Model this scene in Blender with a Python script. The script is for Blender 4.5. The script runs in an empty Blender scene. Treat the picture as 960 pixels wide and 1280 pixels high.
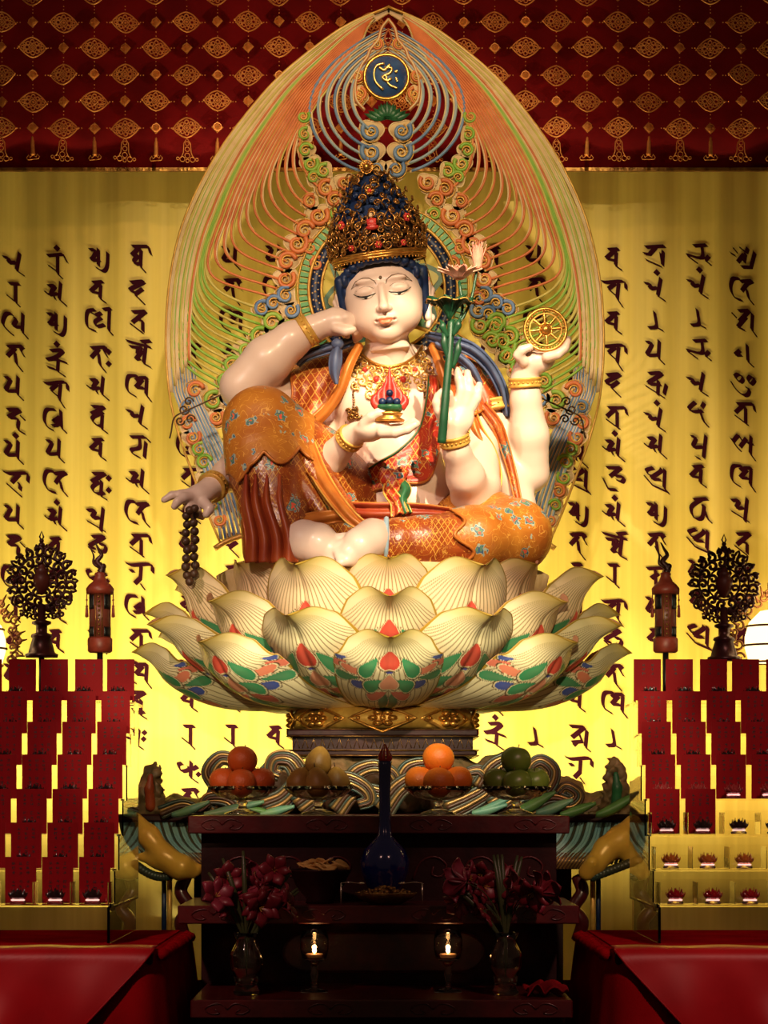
import bpy, math, random
import numpy as np
from math import sin, cos, pi, sqrt, atan2, radians
from mathutils import Vector, Matrix, Euler

# ---------------------------------------------------------------- camera, world, lights, exposure
EYE = 1.5            # eye height
CAMD = 8.0           # camera stands 8 m in front of the statue
FPX = 3200.0
S = bpy.context.scene
COL = S.collection
cam = bpy.data.cameras.new('camera'); camo = bpy.data.objects.new('camera', cam); COL.objects.link(camo)
camo.location = (0, -CAMD, EYE); camo.rotation_euler = (pi/2, 0, 0)
cam.sensor_fit = 'HORIZONTAL'; cam.sensor_width = 36; cam.lens = 36*FPX/960
cam.shift_y = (1000-640)/960
cam.clip_end = 60
S.camera = camo
w = bpy.data.worlds.new('World'); S.world = w; w.use_nodes = True
w.node_tree.nodes['Background'].inputs[0].default_value = (1.0, .62, .35, 1)
w.node_tree.nodes['Background'].inputs[1].default_value = .045
S.view_settings.view_transform = 'Standard'; S.view_settings.look = 'None'
S.view_settings.gamma = 1; S.view_settings.use_curve_mapping = False
S.view_settings.exposure = 0.0

def lamp(name, kind, loc, power, col, target=None, size=.2, size_y=None, spot=None, blend=.3):
    l = bpy.data.lights.new(name, kind); o = bpy.data.objects.new(name, l); COL.objects.link(o)
    o.location = loc; l.energy = power; l.color = col
    if kind == 'AREA':
        l.size = size
        if size_y: l.shape = 'RECTANGLE'; l.size_y = size_y
    else: l.shadow_soft_size = size
    if kind == 'SPOT': l.spot_size = radians(spot); l.spot_blend = blend
    if target is not None:
        o.rotation_euler = (Vector(target)-Vector(loc)).to_track_quat('-Z', 'Y').to_euler()
    return o
# ceiling spots on the statue, uplights behind the altar on the curtain, added fills
lamp('spot_key', 'SPOT', (1.15, -4.4, 5.4), 2300, (1, .82, .54), (.16, -.1, 2.50), .03, spot=11, blend=.45)
lamp('spot_left', 'SPOT', (-2.0, -4.6, 4.6), 560, (1, .72, .58), (-.1, 0, 2.45), .05, spot=25, blend=.6)
lamp('spot_lotus', 'SPOT', (.30, -4.8, 3.7), 1300, (1, .88, .60), (.0, -.4, 1.76), .03, spot=13, blend=.4)
for x_ in (-.62, 0, .62): lamp('spot_petals', 'SPOT', (x_*.5-.2, -7.0, 2.3), 1000 if x_ else 800, (1, .84, .50), (x_, -.4, 1.90), .04, spot=6.2, blend=.6)
lamp('spot_halo', 'SPOT', (.2, -5.5, 5.2), 850, (1, .78, .46), (0, .4, 3.15), .08, spot=22, blend=.6)  # added unseen fill that brightens the halo
lamp('spot_table_left', 'SPOT', (-1.6, -5.4, 4.2), 420, (1, .52, .42), (-1.1, -1.5, 1.35), .1, spot=26, blend=.8)
lamp('spot_table_right', 'SPOT', (1.6, -5.4, 4.2), 420, (1, .52, .42), (1.1, -1.5, 1.35), .1, spot=26, blend=.8)
for i_, (x_, p_, c_) in enumerate(((-1.6, 10, (1, .80, .34)), (-.95, 12, (1, .82, .36)), (0, 15, (1, .86, .44)), (.95, 9.5, (1, .76, .30)), (1.6, 6.5, (1, .60, .18)))):
    lamp('uplight', 'AREA', (x_, .66, 1.42 if x_ == 0 else 1.56), p_, c_, (x_*1.02, 1.25, 2.35), .7, .08)
lamp('uplight_high', 'AREA', (0, .62, 1.95), 13, (1, .80, .34), (0, 1.25, 3.2), .6, .08)  # added hidden fill, brightens the curtain seen through the halo
lamp('spot_fringe', 'SPOT', (-.30, -4.6, 3.0), 220, (1, .78, .45), (-.70, -.45, 1.30), .05, spot=9, blend=.6)  # added pair of unseen fills for the plinth fringe and corner scrolls
lamp('spot_fringe', 'SPOT', (.30, -4.6, 3.0), 220, (1, .78, .45), (.70, -.45, 1.30), .05, spot=9, blend=.6)
lamp('valance_wash', 'SPOT', (-.3, -1.6, 5.2), 70, (1, .55, .25), (-.15, 1.0, 3.85), .1, spot=55, blend=1)

# ---------------------------------------------------------------- helpers
def P(px, py, Y=0.0):
    """photo pixel at distance plane Y -> world point"""
    k = (Y+CAMD)/FPX
    return Vector(((px-480)*k, Y, EYE+(1000-py)*k))
def PX(r, Y=0.0): return r*(Y+CAMD)/FPX

def tag(o, label=None, cat=None, group=None, kind=None):
    if label: o['label'] = label
    if cat: o['category'] = cat
    if group: o['group'] = group
    if kind: o['kind'] = kind
    return o
def thing(name, label, cat, loc=(0, 0, 0), group=None):
    o = bpy.data.objects.new(name, None); COL.objects.link(o); o.location = loc; o.empty_display_size = .05
    return tag(o, label, cat, group)

class MB:
    """mesh builder: collects shapes, links them as one mesh object"""
    def __init__(s): s.v = []; s.f = []; s.m = []; s.c = []; s.mi = 0; s.smooth = True
    def add(s, vs, fs, mi=None):
        b = len(s.v); s.v += [tuple(p) for p in vs]; s.f += [tuple(i+b for i in f) for f in fs]
        s.m += [s.mi if mi is None else mi]*len(fs); return s
    def box(s, c, d, rot=None, bev=0, mi=None):
        x, y, z = [q/2 for q in d]; b = min(bev, x*.9, y*.9, z*.9)
        if b <= 0:
            vs = [Vector((i*x, j*y, k*z)) for i in (-1, 1) for j in (-1, 1) for k in (-1, 1)]
            fs = [(0, 1, 3, 2), (4, 6, 7, 5), (0, 4, 5, 1), (2, 3, 7, 6), (0, 2, 6, 4), (1, 5, 7, 3)]
        else:
            vs = []; ix = {}
            for i in (-1, 1):
                for j in (-1, 1):
                    for k in (-1, 1):
                        for a in range(3):
                            q = [i*(x-b), j*(y-b), k*(z-b)]; q[a] = (i, j, k)[a]*(x, y, z)[a]
                            ix[i, j, k, a] = len(vs); vs.append(Vector(q))
            fs = []
            for a in range(3):
                for sg in (-1, 1):
                    q = []
                    for (p, r) in ((-1, -1), (1, -1), (1, 1), (-1, 1)):
                        t = [0, 0, 0]; t[a] = sg; t[(a+1) % 3] = p; t[(a+2) % 3] = r; q.append(ix[t[0], t[1], t[2], a])
                    fs.append(tuple(q if sg > 0 else q[::-1]))
            for a in range(3):
                b1, b2 = (a+1) % 3, (a+2) % 3
                for p in (-1, 1):
                    for r in (-1, 1):
                        t0 = [0, 0, 0]; t1 = [0, 0, 0]; t0[b1] = t1[b1] = p; t0[b2] = t1[b2] = r; t0[a] = -1; t1[a] = 1
                        q = [ix[(*t0, b1)], ix[(*t1, b1)], ix[(*t1, b2)], ix[(*t0, b2)]]
                        fs.append(tuple(q if p*r < 0 else q[::-1]))
            for i in (-1, 1):
                for j in (-1, 1):
                    for k in (-1, 1):
                        q = [ix[i, j, k, 0], ix[i, j, k, 1], ix[i, j, k, 2]]; fs.append(tuple(q if i*j*k > 0 else q[::-1]))
        if rot is not None:
            R = rot if isinstance(rot, Matrix) else Euler(rot).to_matrix(); vs = [R @ p for p in vs]
        c = Vector(c); return s.add([p+c for p in vs], fs, mi)
    def tube(s, pts, r, n=8, mi=None, closed=False, cap=True, flat=1.0):
        pts = [Vector(p) for p in pts]; N = len(pts)
        if not hasattr(r, '__len__'): r = [r]*N
        vs = []; up = None
        for i, p in enumerate(pts):
            if closed: t = pts[(i+1) % N]-pts[i-1]
            else: t = pts[min(i+1, N-1)]-pts[max(i-1, 0)]
            if t.length < 1e-9: t = Vector((0, 0, 1))
            t.normalize()
            if up is None:
                up = Vector((0, 1, 0)) if abs(t.y) < .9 else Vector((1, 0, 0))
            a = up - t*up.dot(t)
            if a.length < 1e-6: a = t.orthogonal()
            a.normalize(); up = a; b = t.cross(a)
            vs += [p + (a*cos(2*pi*k/n)*flat + b*sin(2*pi*k/n))*r[i] for k in range(n)]
        fs = []
        for i in range(N if closed else N-1):
            j = (i+1) % N
            fs += [(i*n+k, i*n+(k+1) % n, j*n+(k+1) % n, j*n+k) for k in range(n)]
        if cap and not closed:
            fs.append(tuple(range(n))[::-1]); fs.append(tuple((N-1)*n+k for k in range(n)))
        return s.add(vs, fs, mi)
    def lathe(s, prof, c=(0, 0, 0), n=24, mi=None, sx=1, sy=1, rot=None, wob=None):
        c = Vector(c); vs = []; M = len(prof)
        for i, (r, z) in enumerate(prof):
            for k in range(n):
                a = 2*pi*k/n; q = r*(wob(a, z) if wob else 1)
                p = Vector((q*cos(a)*sx, q*sin(a)*sy, z))
                if rot is not None: p = rot @ p
                vs.append(c+p)
        fs = [(i*n+k, i*n+(k+1) % n, (i+1)*n+(k+1) % n, (i+1)*n+k) for i in range(M-1) for k in range(n)]
        if prof[0][0] > 1e-6: fs.append(tuple(range(n))[::-1])
        if prof[-1][0] > 1e-6: fs.append(tuple((M-1)*n+k for k in range(n)))
        return s.add(vs, fs, mi)
    def ball(s, c, r, n=12, m=8, rot=None, mi=None):
        if not hasattr(r, '__len__'): r = (r, r, r)
        prof = [(max(sin(pi*i/m), 1e-4), -cos(pi*i/m)) for i in range(m+1)]
        c = Vector(c); vs = []
        for (q, z) in prof:
            for k in range(n):
                p = Vector((q*cos(2*pi*k/n)*r[0], q*sin(2*pi*k/n)*r[1], z*r[2]))
                vs.append(c+(rot @ p if rot is not None else p))
        return s.add(vs, [(i*n+k, i*n+(k+1) % n, (i+1)*n+(k+1) % n, (i+1)*n+k) for i in range(m) for k in range(n)], mi)
    def prism(s, pts, th, mi=None):
        """outline (list of Vectors, facing the room) given thickness along +Y, n-gon faces"""
        n = len(pts); a = [Vector(p) for p in pts]; b = [p+Vector((0, th, 0)) for p in a]
        area = sum(a[i].x*a[(i+1) % n].z-a[(i+1) % n].x*a[i].z for i in range(n))
        if area < 0: a = a[::-1]; b = b[::-1]
        fs = [tuple(range(n)), tuple(range(2*n-1, n-1, -1))]+[(i, i+n, (i+1) % n+n, (i+1) % n) for i in range(n)]
        return s.add(a+b, fs, mi)
    def grid(s, fn, nu, nv, mi=None, flip=False):
        vs = [fn(i/nu, j/nv) for i in range(nu+1) for j in range(nv+1)]
        fs = []
        for i in range(nu):
            for j in range(nv):
                q = (i*(nv+1)+j, (i+1)*(nv+1)+j, (i+1)*(nv+1)+j+1, i*(nv+1)+j+1); fs.append(q[::-1] if flip else q)
        return s.add(vs, fs, mi)
    def build(s, name, mats, parent=None, smooth=True, origin=None, local=False):
        me = bpy.data.meshes.new(name)
        if origin is None and parent is not None: origin = parent.matrix_world.translation if parent.parent is None else parent.location
        off = Vector(origin) if origin is not None else Vector((0, 0, 0))
        if parent is not None: off = wloc(parent)
        if local: off = Vector((0, 0, 0))
        me.from_pydata([tuple(Vector(p)-off) for p in s.v], [], s.f)
        if not isinstance(mats, (list, tuple)): mats = [mats]
        for m in mats: me.materials.append(m)
        me.polygons.foreach_set('material_index', s.m)
        me.polygons.foreach_set('use_smooth', [smooth]*len(s.f))
        if s.c:
            ca = me.color_attributes.new('Col', 'FLOAT_COLOR', 'POINT'); ca.data.foreach_set('color', np.array(s.c, dtype=np.float32).ravel())
        me.update()
        o = bpy.data.objects.new(name, me); COL.objects.link(o)
        if parent is not None: o.parent = parent
        elif origin is not None: o.location = off
        return o
def wloc(o):
    v = Vector(o.location)
    while o.parent is not None: o = o.parent; v = v+Vector(o.location)
    return v
def mod(o, kind, **kw):
    m = o.modifiers.new(kind.lower(), kind)
    for k, v in kw.items(): setattr(m, k, v)
    return m
def autosmooth(o, ang=40):
    me = o.data
    me.polygons.foreach_set('use_smooth', [True]*len(me.polygons)); me.set_sharp_from_angle(angle=radians(ang))
    return o
def copy_tree(o, parent=None, name=None):
    c = o.copy(); COL.objects.link(c); c.parent = parent
    for ch in list(o.children): copy_tree(ch, c)
    return c
def bez(p, n=16):
    """Catmull-Rom through points -> dense list"""
    p = [Vector(q) for q in p]
    if len(p) < 3: return [p[0].lerp(p[-1], i/n) for i in range(n+1)]
    q = [p[0]*2-p[1]]+p+[p[-1]*2-p[-2]]; out = []
    seg = len(p)-1; per = max(2, n//seg)
    for i in range(seg):
        a, b, c, d = q[i:i+4]
        for k in range(per):
            t = k/per; out.append(.5*((2*b)+(c-a)*t+(2*a-5*b+4*c-d)*t*t+(3*b-a-3*c+d)*t**3))
    out.append(p[-1]); return out
def cub(a, b, c, d, n=20):
    a, b, c, d = map(Vector, (a, b, c, d)); o = []
    for i in range(n+1):
        t = i/n; o.append(a*(1-t)**3+b*3*t*(1-t)**2+c*3*t*t*(1-t)+d*t**3)
    return o
def lerp(a, b, t): return a+(b-a)*t

# ---------------------------------------------------------------- materials
def newmat(name):
    m = bpy.data.materials.new(name); m.use_nodes = True
    nt = m.node_tree; b = nt.nodes['Principled BSDF']; return m, nt, b
def mat(name, col, rough=.5, metal=0, col2=None, scale=20, bump=0, bscale=60, trans=0, ior=1.45, emit=0, ecol=None, coat=0, spec=.5, contrast=(.35, .65), sheen=0):
    m, nt, b = newmat(name); N = nt.nodes; L = nt.links
    b.inputs['Base Color'].default_value = (*col, 1); b.inputs['Roughness'].default_value = rough
    b.inputs['Metallic'].default_value = metal; b.inputs['Transmission Weight'].default_value = trans
    b.inputs['IOR'].default_value = ior; b.inputs['Coat Weight'].default_value = coat; b.inputs['Coat Roughness'].default_value = .15
    b.inputs['Specular IOR Level'].default_value = spec; b.inputs['Sheen Weight'].default_value = sheen
    if emit: b.inputs['Emission Strength'].default_value = emit; b.inputs['Emission Color'].default_value = (*(ecol or col), 1)
    tc = N.new('ShaderNodeTexCoord')
    if col2 is not None:
        n = N.new('ShaderNodeTexNoise'); n.inputs['Scale'].default_value = scale; n.inputs['Detail'].default_value = 4
        r = N.new('ShaderNodeValToRGB'); r.color_ramp.elements[0].position = contrast[0]; r.color_ramp.elements[1].position = contrast[1]
        r.color_ramp.elements[0].color = (*col, 1); r.color_ramp.elements[1].color = (*col2, 1)
        L.new(tc.outputs['Object'], n.inputs['Vector']); L.new(n.outputs[0], r.inputs[0]); L.new(r.outputs[0], b.inputs['Base Color'])
    if bump:
        n = N.new('ShaderNodeTexNoise'); n.inputs['Scale'].default_value = bscale; n.inputs['Detail'].default_value = 3
        u = N.new('ShaderNodeBump'); u.inputs['Strength'].default_value = bump; u.inputs['Distance'].default_value = .01
        L.new(tc.outputs['Object'], n.inputs['Vector']); L.new(n.outputs[0], u.inputs['Height']); L.new(u.outputs[0], b.inputs['Normal'])
    return m
def node(nt, kind, **kw):
    n = nt.nodes.new(kind)
    for k, v in kw.items():
        if k.startswith('i_'):
            key = k[2:]; n.inputs[int(key) if key.isdigit() else key].default_value = v
        else: setattr(n, k, v)
    return n
def math_(nt, op, a, b=None, c=None):
    n = nt.nodes.new('ShaderNodeMath'); n.operation = op
    for i, q in enumerate((a, b, c)):
        if q is None: continue
        if isinstance(q, (int, float)): n.inputs[i].default_value = q
        else: nt.links.new(q, n.inputs[i])
    return n.outputs[0]
def mixc(nt, fac, a, b):
    n = nt.nodes.new('ShaderNodeMix'); n.data_type = 'RGBA'
    for idx, q in ((0, fac), (6, a), (7, b)):
        if isinstance(q, (int, float)): n.inputs[idx].default_value = q
        elif isinstance(q, tuple): n.inputs[idx].default_value = (*q, 1)
        else: nt.links.new(q, n.inputs[idx])
    return n.outputs[2]
def brocade(name, base, base2, lattice=(.9, .5, .1), fl=.5, sc=1.0, rough=.42, lat=True, flscale=16, spec=.5):
    """painted silk: gold lattice, scattered blue / green / pink blossoms, gold scrolls"""
    m, nt, b = newmat(name); L = nt.links
    tc = node(nt, 'ShaderNodeTexCoord'); o = tc.outputs['Object']
    n0 = node(nt, 'ShaderNodeTexNoise', i_Scale=9*sc, i_Detail=3.0); L.new(o, n0.inputs['Vector'])
    r0 = node(nt, 'ShaderNodeMapRange', i_1=.35, i_2=.65); L.new(n0.outputs[0], r0.inputs[0])
    col = mixc(nt, r0.outputs[0], base, base2)
    sep = node(nt, 'ShaderNodeSeparateXYZ'); L.new(o, sep.inputs[0])
    if lat:
        q = None
        for sg in (1, -1):
            a = math_(nt, 'ADD', math_(nt, 'MULTIPLY', sep.outputs['X'], 1.25), math_(nt, 'MULTIPLY', sep.outputs['Z'], .8*sg))
            f = math_(nt, 'PINGPONG', math_(nt, 'MULTIPLY', a, 30*sc), .5)
            g = math_(nt, 'LESS_THAN', f, .06)
            q = g if q is None else math_(nt, 'MAXIMUM', q, g)
        n1 = node(nt, 'ShaderNodeTexNoise', i_Scale=7*sc, i_Detail=1.0); L.new(o, n1.inputs['Vector'])
        q = math_(nt, 'MULTIPLY', q, math_(nt, 'GREATER_THAN', n1.outputs[0], .52))
        col = mixc(nt, math_(nt, 'MULTIPLY', q, .75), col, lattice)
    # scroll lines
    n2 = node(nt, 'ShaderNodeTexNoise', i_Scale=22*sc, i_Detail=1.0, i_Distortion=1.5); L.new(o, n2.inputs['Vector'])
    sl = math_(nt, 'LESS_THAN', math_(nt, 'ABSOLUTE', math_(nt, 'SUBTRACT', n2.outputs[0], .5)), .012)
    col = mixc(nt, math_(nt, 'MULTIPLY', sl, .6), col, lattice)
    # blossoms
    v = node(nt, 'ShaderNodeTexVoronoi', i_Scale=flscale*sc, i_Randomness=.9); L.new(o, v.inputs['Vector'])
    n3 = node(nt, 'ShaderNodeTexNoise', i_Scale=90*sc, i_Detail=0.0); L.new(o, n3.inputs['Vector'])
    d = math_(nt, 'ADD', v.outputs['Distance'], math_(nt, 'MULTIPLY', math_(nt, 'SUBTRACT', n3.outputs[0], .5), .55))
    vs = node(nt, 'ShaderNodeSeparateColor'); L.new(v.outputs['Color'], vs.inputs[0])
    on = math_(nt, 'LESS_THAN', vs.outputs[0], fl)
    for rad, c in ((.36, (.35, .40, .32)), (.29, (.05, .12, .22)), (.22, (.12, .25, .12)), (.14, (.75, .10, .06))):
        col = mixc(nt, math_(nt, 'MULTIPLY', math_(nt, 'LESS_THAN', d, rad), on), col, c)
    L.new(col, b.inputs['Base Color']); b.inputs['Roughness'].default_value = rough
    b.inputs['Specular IOR Level'].default_value = spec
    bp = node(nt, 'ShaderNodeBump', i_Strength=.35, i_Distance=.004); L.new(d, bp.inputs['Height']); L.new(bp.outputs[0], b.inputs['Normal'])
    return m
def glass(name, col=(1, .92, .8), rough=.03, ior=1.45):
    return mat(name, col, rough, trans=1, ior=ior)
def vcol(name, rough=.5, metal=0, coat=0, bump=0):
    m, nt, b = newmat(name)
    a = node(nt, 'ShaderNodeVertexColor'); a.layer_name = 'Col'
    nt.links.new(a.outputs[0], b.inputs['Base Color']); b.inputs['Roughness'].default_value = rough
    b.inputs['Metallic'].default_value = metal; b.inputs['Coat Weight'].default_value = coat
    if bump:
        u = node(nt, 'ShaderNodeBump', i_Strength=bump, i_Distance=.002); sc_ = node(nt, 'ShaderNodeRGBToBW')
        nt.links.new(a.outputs[0], sc_.inputs[0]); nt.links.new(sc_.outputs[0], u.inputs['Height']); nt.links.new(u.outputs[0], b.inputs['Normal'])
    return m
M = {}
M['gold'] = mat('gold', (.78, .42, .09), .34, .85, (.52, .22, .04), 40, .15)
M['gold_paint'] = mat('gold_paint', (.72, .44, .09), .42, .3, (.55, .28, .05), 30)
M['dark_gold'] = mat('dark_gold', (.38, .20, .05), .35, .8, (.16, .07, .02), 30, .3)
M['bright_gold'] = mat('bright_gold', (.95, .62, .20), .3, .7)
M['dark_wood'] = mat('dark_wood', (.030, .005, .005), .5, 0, (.015, .003, .003), 14, .1, spec=.2)
M['stem_green'] = mat('stem_green', (.008, .050, .022), .38, 0, (.014, .075, .03), 25)
M['red_lacquer'] = mat('red_lacquer', (.09, .004, .006), .36, 0, (.05, .003, .005), 18, .1, coat=.3)
M['green'] = mat('green_paint', (.015, .085, .035), .4, 0, (.025, .14, .05), 25)
M['leaf_green'] = mat('leaf_green', (.06, .16, .04), .45, 0, (.10, .22, .05), 20)
M['blue'] = mat('blue_paint', (.02, .06, .22), .4, 0, (.05, .13, .34), 25)
M['dark_blue'] = mat('dark_blue', (.006, .014, .055), .42, 0, (.012, .03, .09), 30)
M['red'] = mat('red_paint', (.45, .02, .02), .4, 0, (.6, .05, .03), 25)
M['cream'] = mat('cream_paint', (.72, .52, .27), .5, 0, (.60, .40, .18), 30)
M['pink'] = mat('pink_paint', (.75, .28, .2), .45, 0, (.8, .42, .3), 30)
M['black'] = mat('black', (.006, .005, .005), .4)
# ================================================================ the setting
M['floor'] = mat('floor', (.06, .02, .015), .4, 0, (.04, .012, .01), 4)
M['wall'] = mat('wall', (.10, .012, .012), .7, 0, (.07, .01, .01), 6)
b = MB(); b.box((0, -2.4, -.05), (9, 9, .1)); tag(b.build('floor', M['floor'], smooth=False), kind='structure')
b = MB(); b.box((0, 1.75, 2.8), (9, .1, 5.6)); tag(b.build('wall_back', M['wall'], smooth=False), kind='structure')

# ---- yellow silk curtain with painted characters
YC = 1.25
def fold(x):
    return .010*sin(x*9.1+.4)+.006*sin(x*23.7+1.1)+.002*sin(x*61)
m, nt, bs = newmat('yellow_silk'); L = nt.links
tc = node(nt, 'ShaderNodeTexCoord'); mp = node(nt, 'ShaderNodeMapping'); mp.inputs['Scale'].default_value = (1, 1, .02)
L.new(tc.outputs['Object'], mp.inputs[0])
n1 = node(nt, 'ShaderNodeTexNoise', i_Scale=38.0, i_Detail=6.0); L.new(mp.outputs[0], n1.inputs['Vector'])
n2 = node(nt, 'ShaderNodeTexNoise', i_Scale=2.2, i_Detail=2.0); L.new(mp.outputs[0], n2.inputs['Vector'])
c1 = mixc(nt, n2.outputs[0], (.64, .49, .09), (.78, .62, .15))
r = node(nt, 'ShaderNodeMapRange', i_1=.35, i_2=.7, i_3=0.0, i_4=.35); L.new(n1.outputs[0], r.inputs[0])
c2 = mixc(nt, r.outputs[0], c1, (.45, .30, .03))
L.new(c2, bs.inputs['Base Color']); bs.inputs['Roughness'].default_value = .55
bs.inputs['Sheen Weight'].default_value = .3
M['silk'] = m
M['ink'] = mat('maroon_ink', (.030, .001, .008), .7, spec=.1)
curt = thing('curtain', 'yellow silk curtain painted with columns of maroon brush characters', 'curtain', (0, YC, 1.0))
b = MB(); b.grid(lambda u, v: (lerp(-2.1, 2.1, u), YC+fold(lerp(-2.1, 2.1, u)), lerp(.85, 3.80, v)), 420, 2)
b.build('cloth', M['silk'], curt)

GL = {
 'pa': '17 99 7E HD,L1 HN RU', 'ja': '81 L1,G1 GO MU,5F FN', 'ye': 'C2 52 1A 1G 8O ET,D5 H9 DH OI,P1 OO WX',
 'ta': '63 P2 M6 RF,G4 6F,F9 HO PY', 'ya': '32 A3 7B 4I II,J0 IM QU', 'ha': '61 M1 7A JC JP SV,L7 SE',
 'tra': '11 94 U3 VE,L4 BF,IE MI LO,5G OX', 'ra': '43 O2 TC,H3 HQ OX,5F GN', 'sa': '54 E4 AA 8E,0A 6F IE,BE EL,L0 JL TU',
 'yu': '43 C4 9C 6G HG,F2 FN,R7 QO LU CP', 'ma': '82 O2 FA 3D ED TI,4M FQ,IC HS RZ', 'vaH': '03 64 R3 UD,H5 8C HK,L4 JO QZ',
 'va': '82 L1,H2 5D IG,I4 HM PS', 'bh': 'B2 24 0E 2O CT,55 C9 J6,JC BH DN NL,L2 V1,T2 SS YZ',
 'tva': '82 S2 VC,H3 7D,GD AK CO JN,J6 IR PZ', 'da': '62 N1 5B DF,LA BH OU', 'tr': '82 P1 8F,5G MT,EB LD LQ',
 'ska': '12 94 VA,J3 V2,59 LB,FA EJ,LE CP IO,P5 MU VZ', 've': 'F1 41 1B 3K DR,C6 J3 R3,L5 CF NG,Q4 PO WX',
 'e': 'E1 31 0D 4M CR,KA BG JC HK AL,L2 MO TV', 'te': 'C1 31 0D 5O FS,C4 S3 L7 EG,KD NP UX', 'tvh': '82 O2 6C,GC 7K DR NQ,JB IU QZ',
 'dva': '71 N2 6A,L8 7G EP KP,KA JT RZ', 'pra': '14 B4 7D HD,L1 IU,1H DO OV', 'ru': '71 N1 4C CG,2D BL,GA OC NJ GK,IK',
 'gu': '62 O2 V9,H3 HF 7I 9N IS,P8 NS', 'ka': '82 T2 VB,H3 6D,5G NT,J6 JR', 'kna': '01 84 V3 XD,5B AB,J4 IK BR,IR OZ',
 'sah': '74 E6 A9,0E 9F FI,G3 EO MT,N8,MG', 'pha': '66 18 5G EE DA,H4 GO QV,IE PA,QK', 'grr': '23 Q2,F3 7C 0B,3J MS,LB NO,O8 NQ',
 'tk': 'D0 FC FJ 6K,FJ OO', 'nr': '92 P1,J2 JH 1D EO,SF NK VR', 'drr': '62 N2 5E LG,2H QX,IB HT,SG PS', 'pu': 'B1 39 9D KC,M2 J8,GA LP SX',
 'prr': '62 C4 8F LF,O1 LT,CS HU', 'kr': '93 Q2,I3 6C 9P JQ MA,KA QR WX', 'su': 'C2 35 7B DD,0B BO VX,M3 K7 9F LH,Q4 PR WZ',
 'rru': '61 O1 AC,1E 8S JT,GB RD PJ IG', 'cx': '33 9A,B2 K9 M3,HB 9L,0A 6D,V8 QR ER,JA HL', 'skh': '15 8C,A3 O2 BG,KA 9N IR,S6 RQ YZ',
 'mm': 'CA AC 6G EG,L3 MO UV', 'om': '55 A2 G7 CC 55,P4 V8 QE M9 P4,0B 7L GS MR OL JI', 'ks': '39 A1 GA,05 8G EM,K5 CG,Q2 PO WX,KA TC',
 'sya': '61 O2 8F,G8 LK 8L,CN,R6 PR WX', 'na': '45 Q4 VB,9H IB,E6 FU,P9 PS', 'tx': 'J5 4I MI', }
COLS = {
 18: 'pa314 ja353 ye390 ta430 ya470 ha511 ya550. tra588 ya631 ha670 e708 ja748 va790 ya830',
 70: 'ra316. sa353 yu389 ma436. vaH475 e511 ya549 te588 sa634. va672 ta712 ha748 va788 ya830',
 123: 'yu309 va351 bh385 ta432: sa471 dva507 va548 tvh590: pra634 ru670 pha707 ta748 ya788',
 173: 'tva307 da352 tr389 ska425 ve470 pa507 gu545 sa588 te627 ka668 kna703 e745 ka787 ve828 tvh864 sah908',
 237: 'va309 ja349 ya389 te428 pa466 ta507 e545 ka585 sa625 ya665 va705 da745 pa785 ya825 va862 ja907 pha948 ta985',
 290: 'ya307 ta347 ve387 sa427 pa467 ja507 ra547 ya587 ha627 da667 va707 ya787 sa827 va862 ja907',
 345: 'ya307 te347 ha387 sa427 ja467 pa507 ta547 ya587 va627 da667 va862 va908',
 398: 'ya307 va347 ka387 ja427 ta467 va507', 562: 'ya307 va347 ka387 ja427 ta467 va507',
 618: 'va309 ja349 ya389 te428 pa466 ta507 e545 ka585 sa625 ya865 ma903.',
 670: 'ya307 ta347 ve387 sa427 pa467 ja507 ra547 ya587 ha627 da667 ru862 tk910',
 722: 'pa309 te349 sa389 va428 da466 ta507 sa555. su583 yu627 ta666 ja705 ya745 sa785 va825 va862 sya907 kna945 ya988',
 768: 'va309 vaH348 va389 vaH428 da466 ka507 sa547. rru583 sa628. ska664 ja705 vaH748 ru787 ta830 ve865 tk912 va948',
 820: 'grr306 pa347. tk390 ya426 drr465 pa510. sa544 su583 yu627 ta666 na706 ya746 va786',
 873: 'nr306 pa344. tk387 nr425 pa466 pu502 prr544 va582 kr622 su660 ya700 va740 su780',
 928: 'cx307 te348 skh386 mm428 om466 ka503 ks543 ve582 pra622 tr666 ta706 ya746 va786', }
def b36(c): return int(c, 36)
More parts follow.
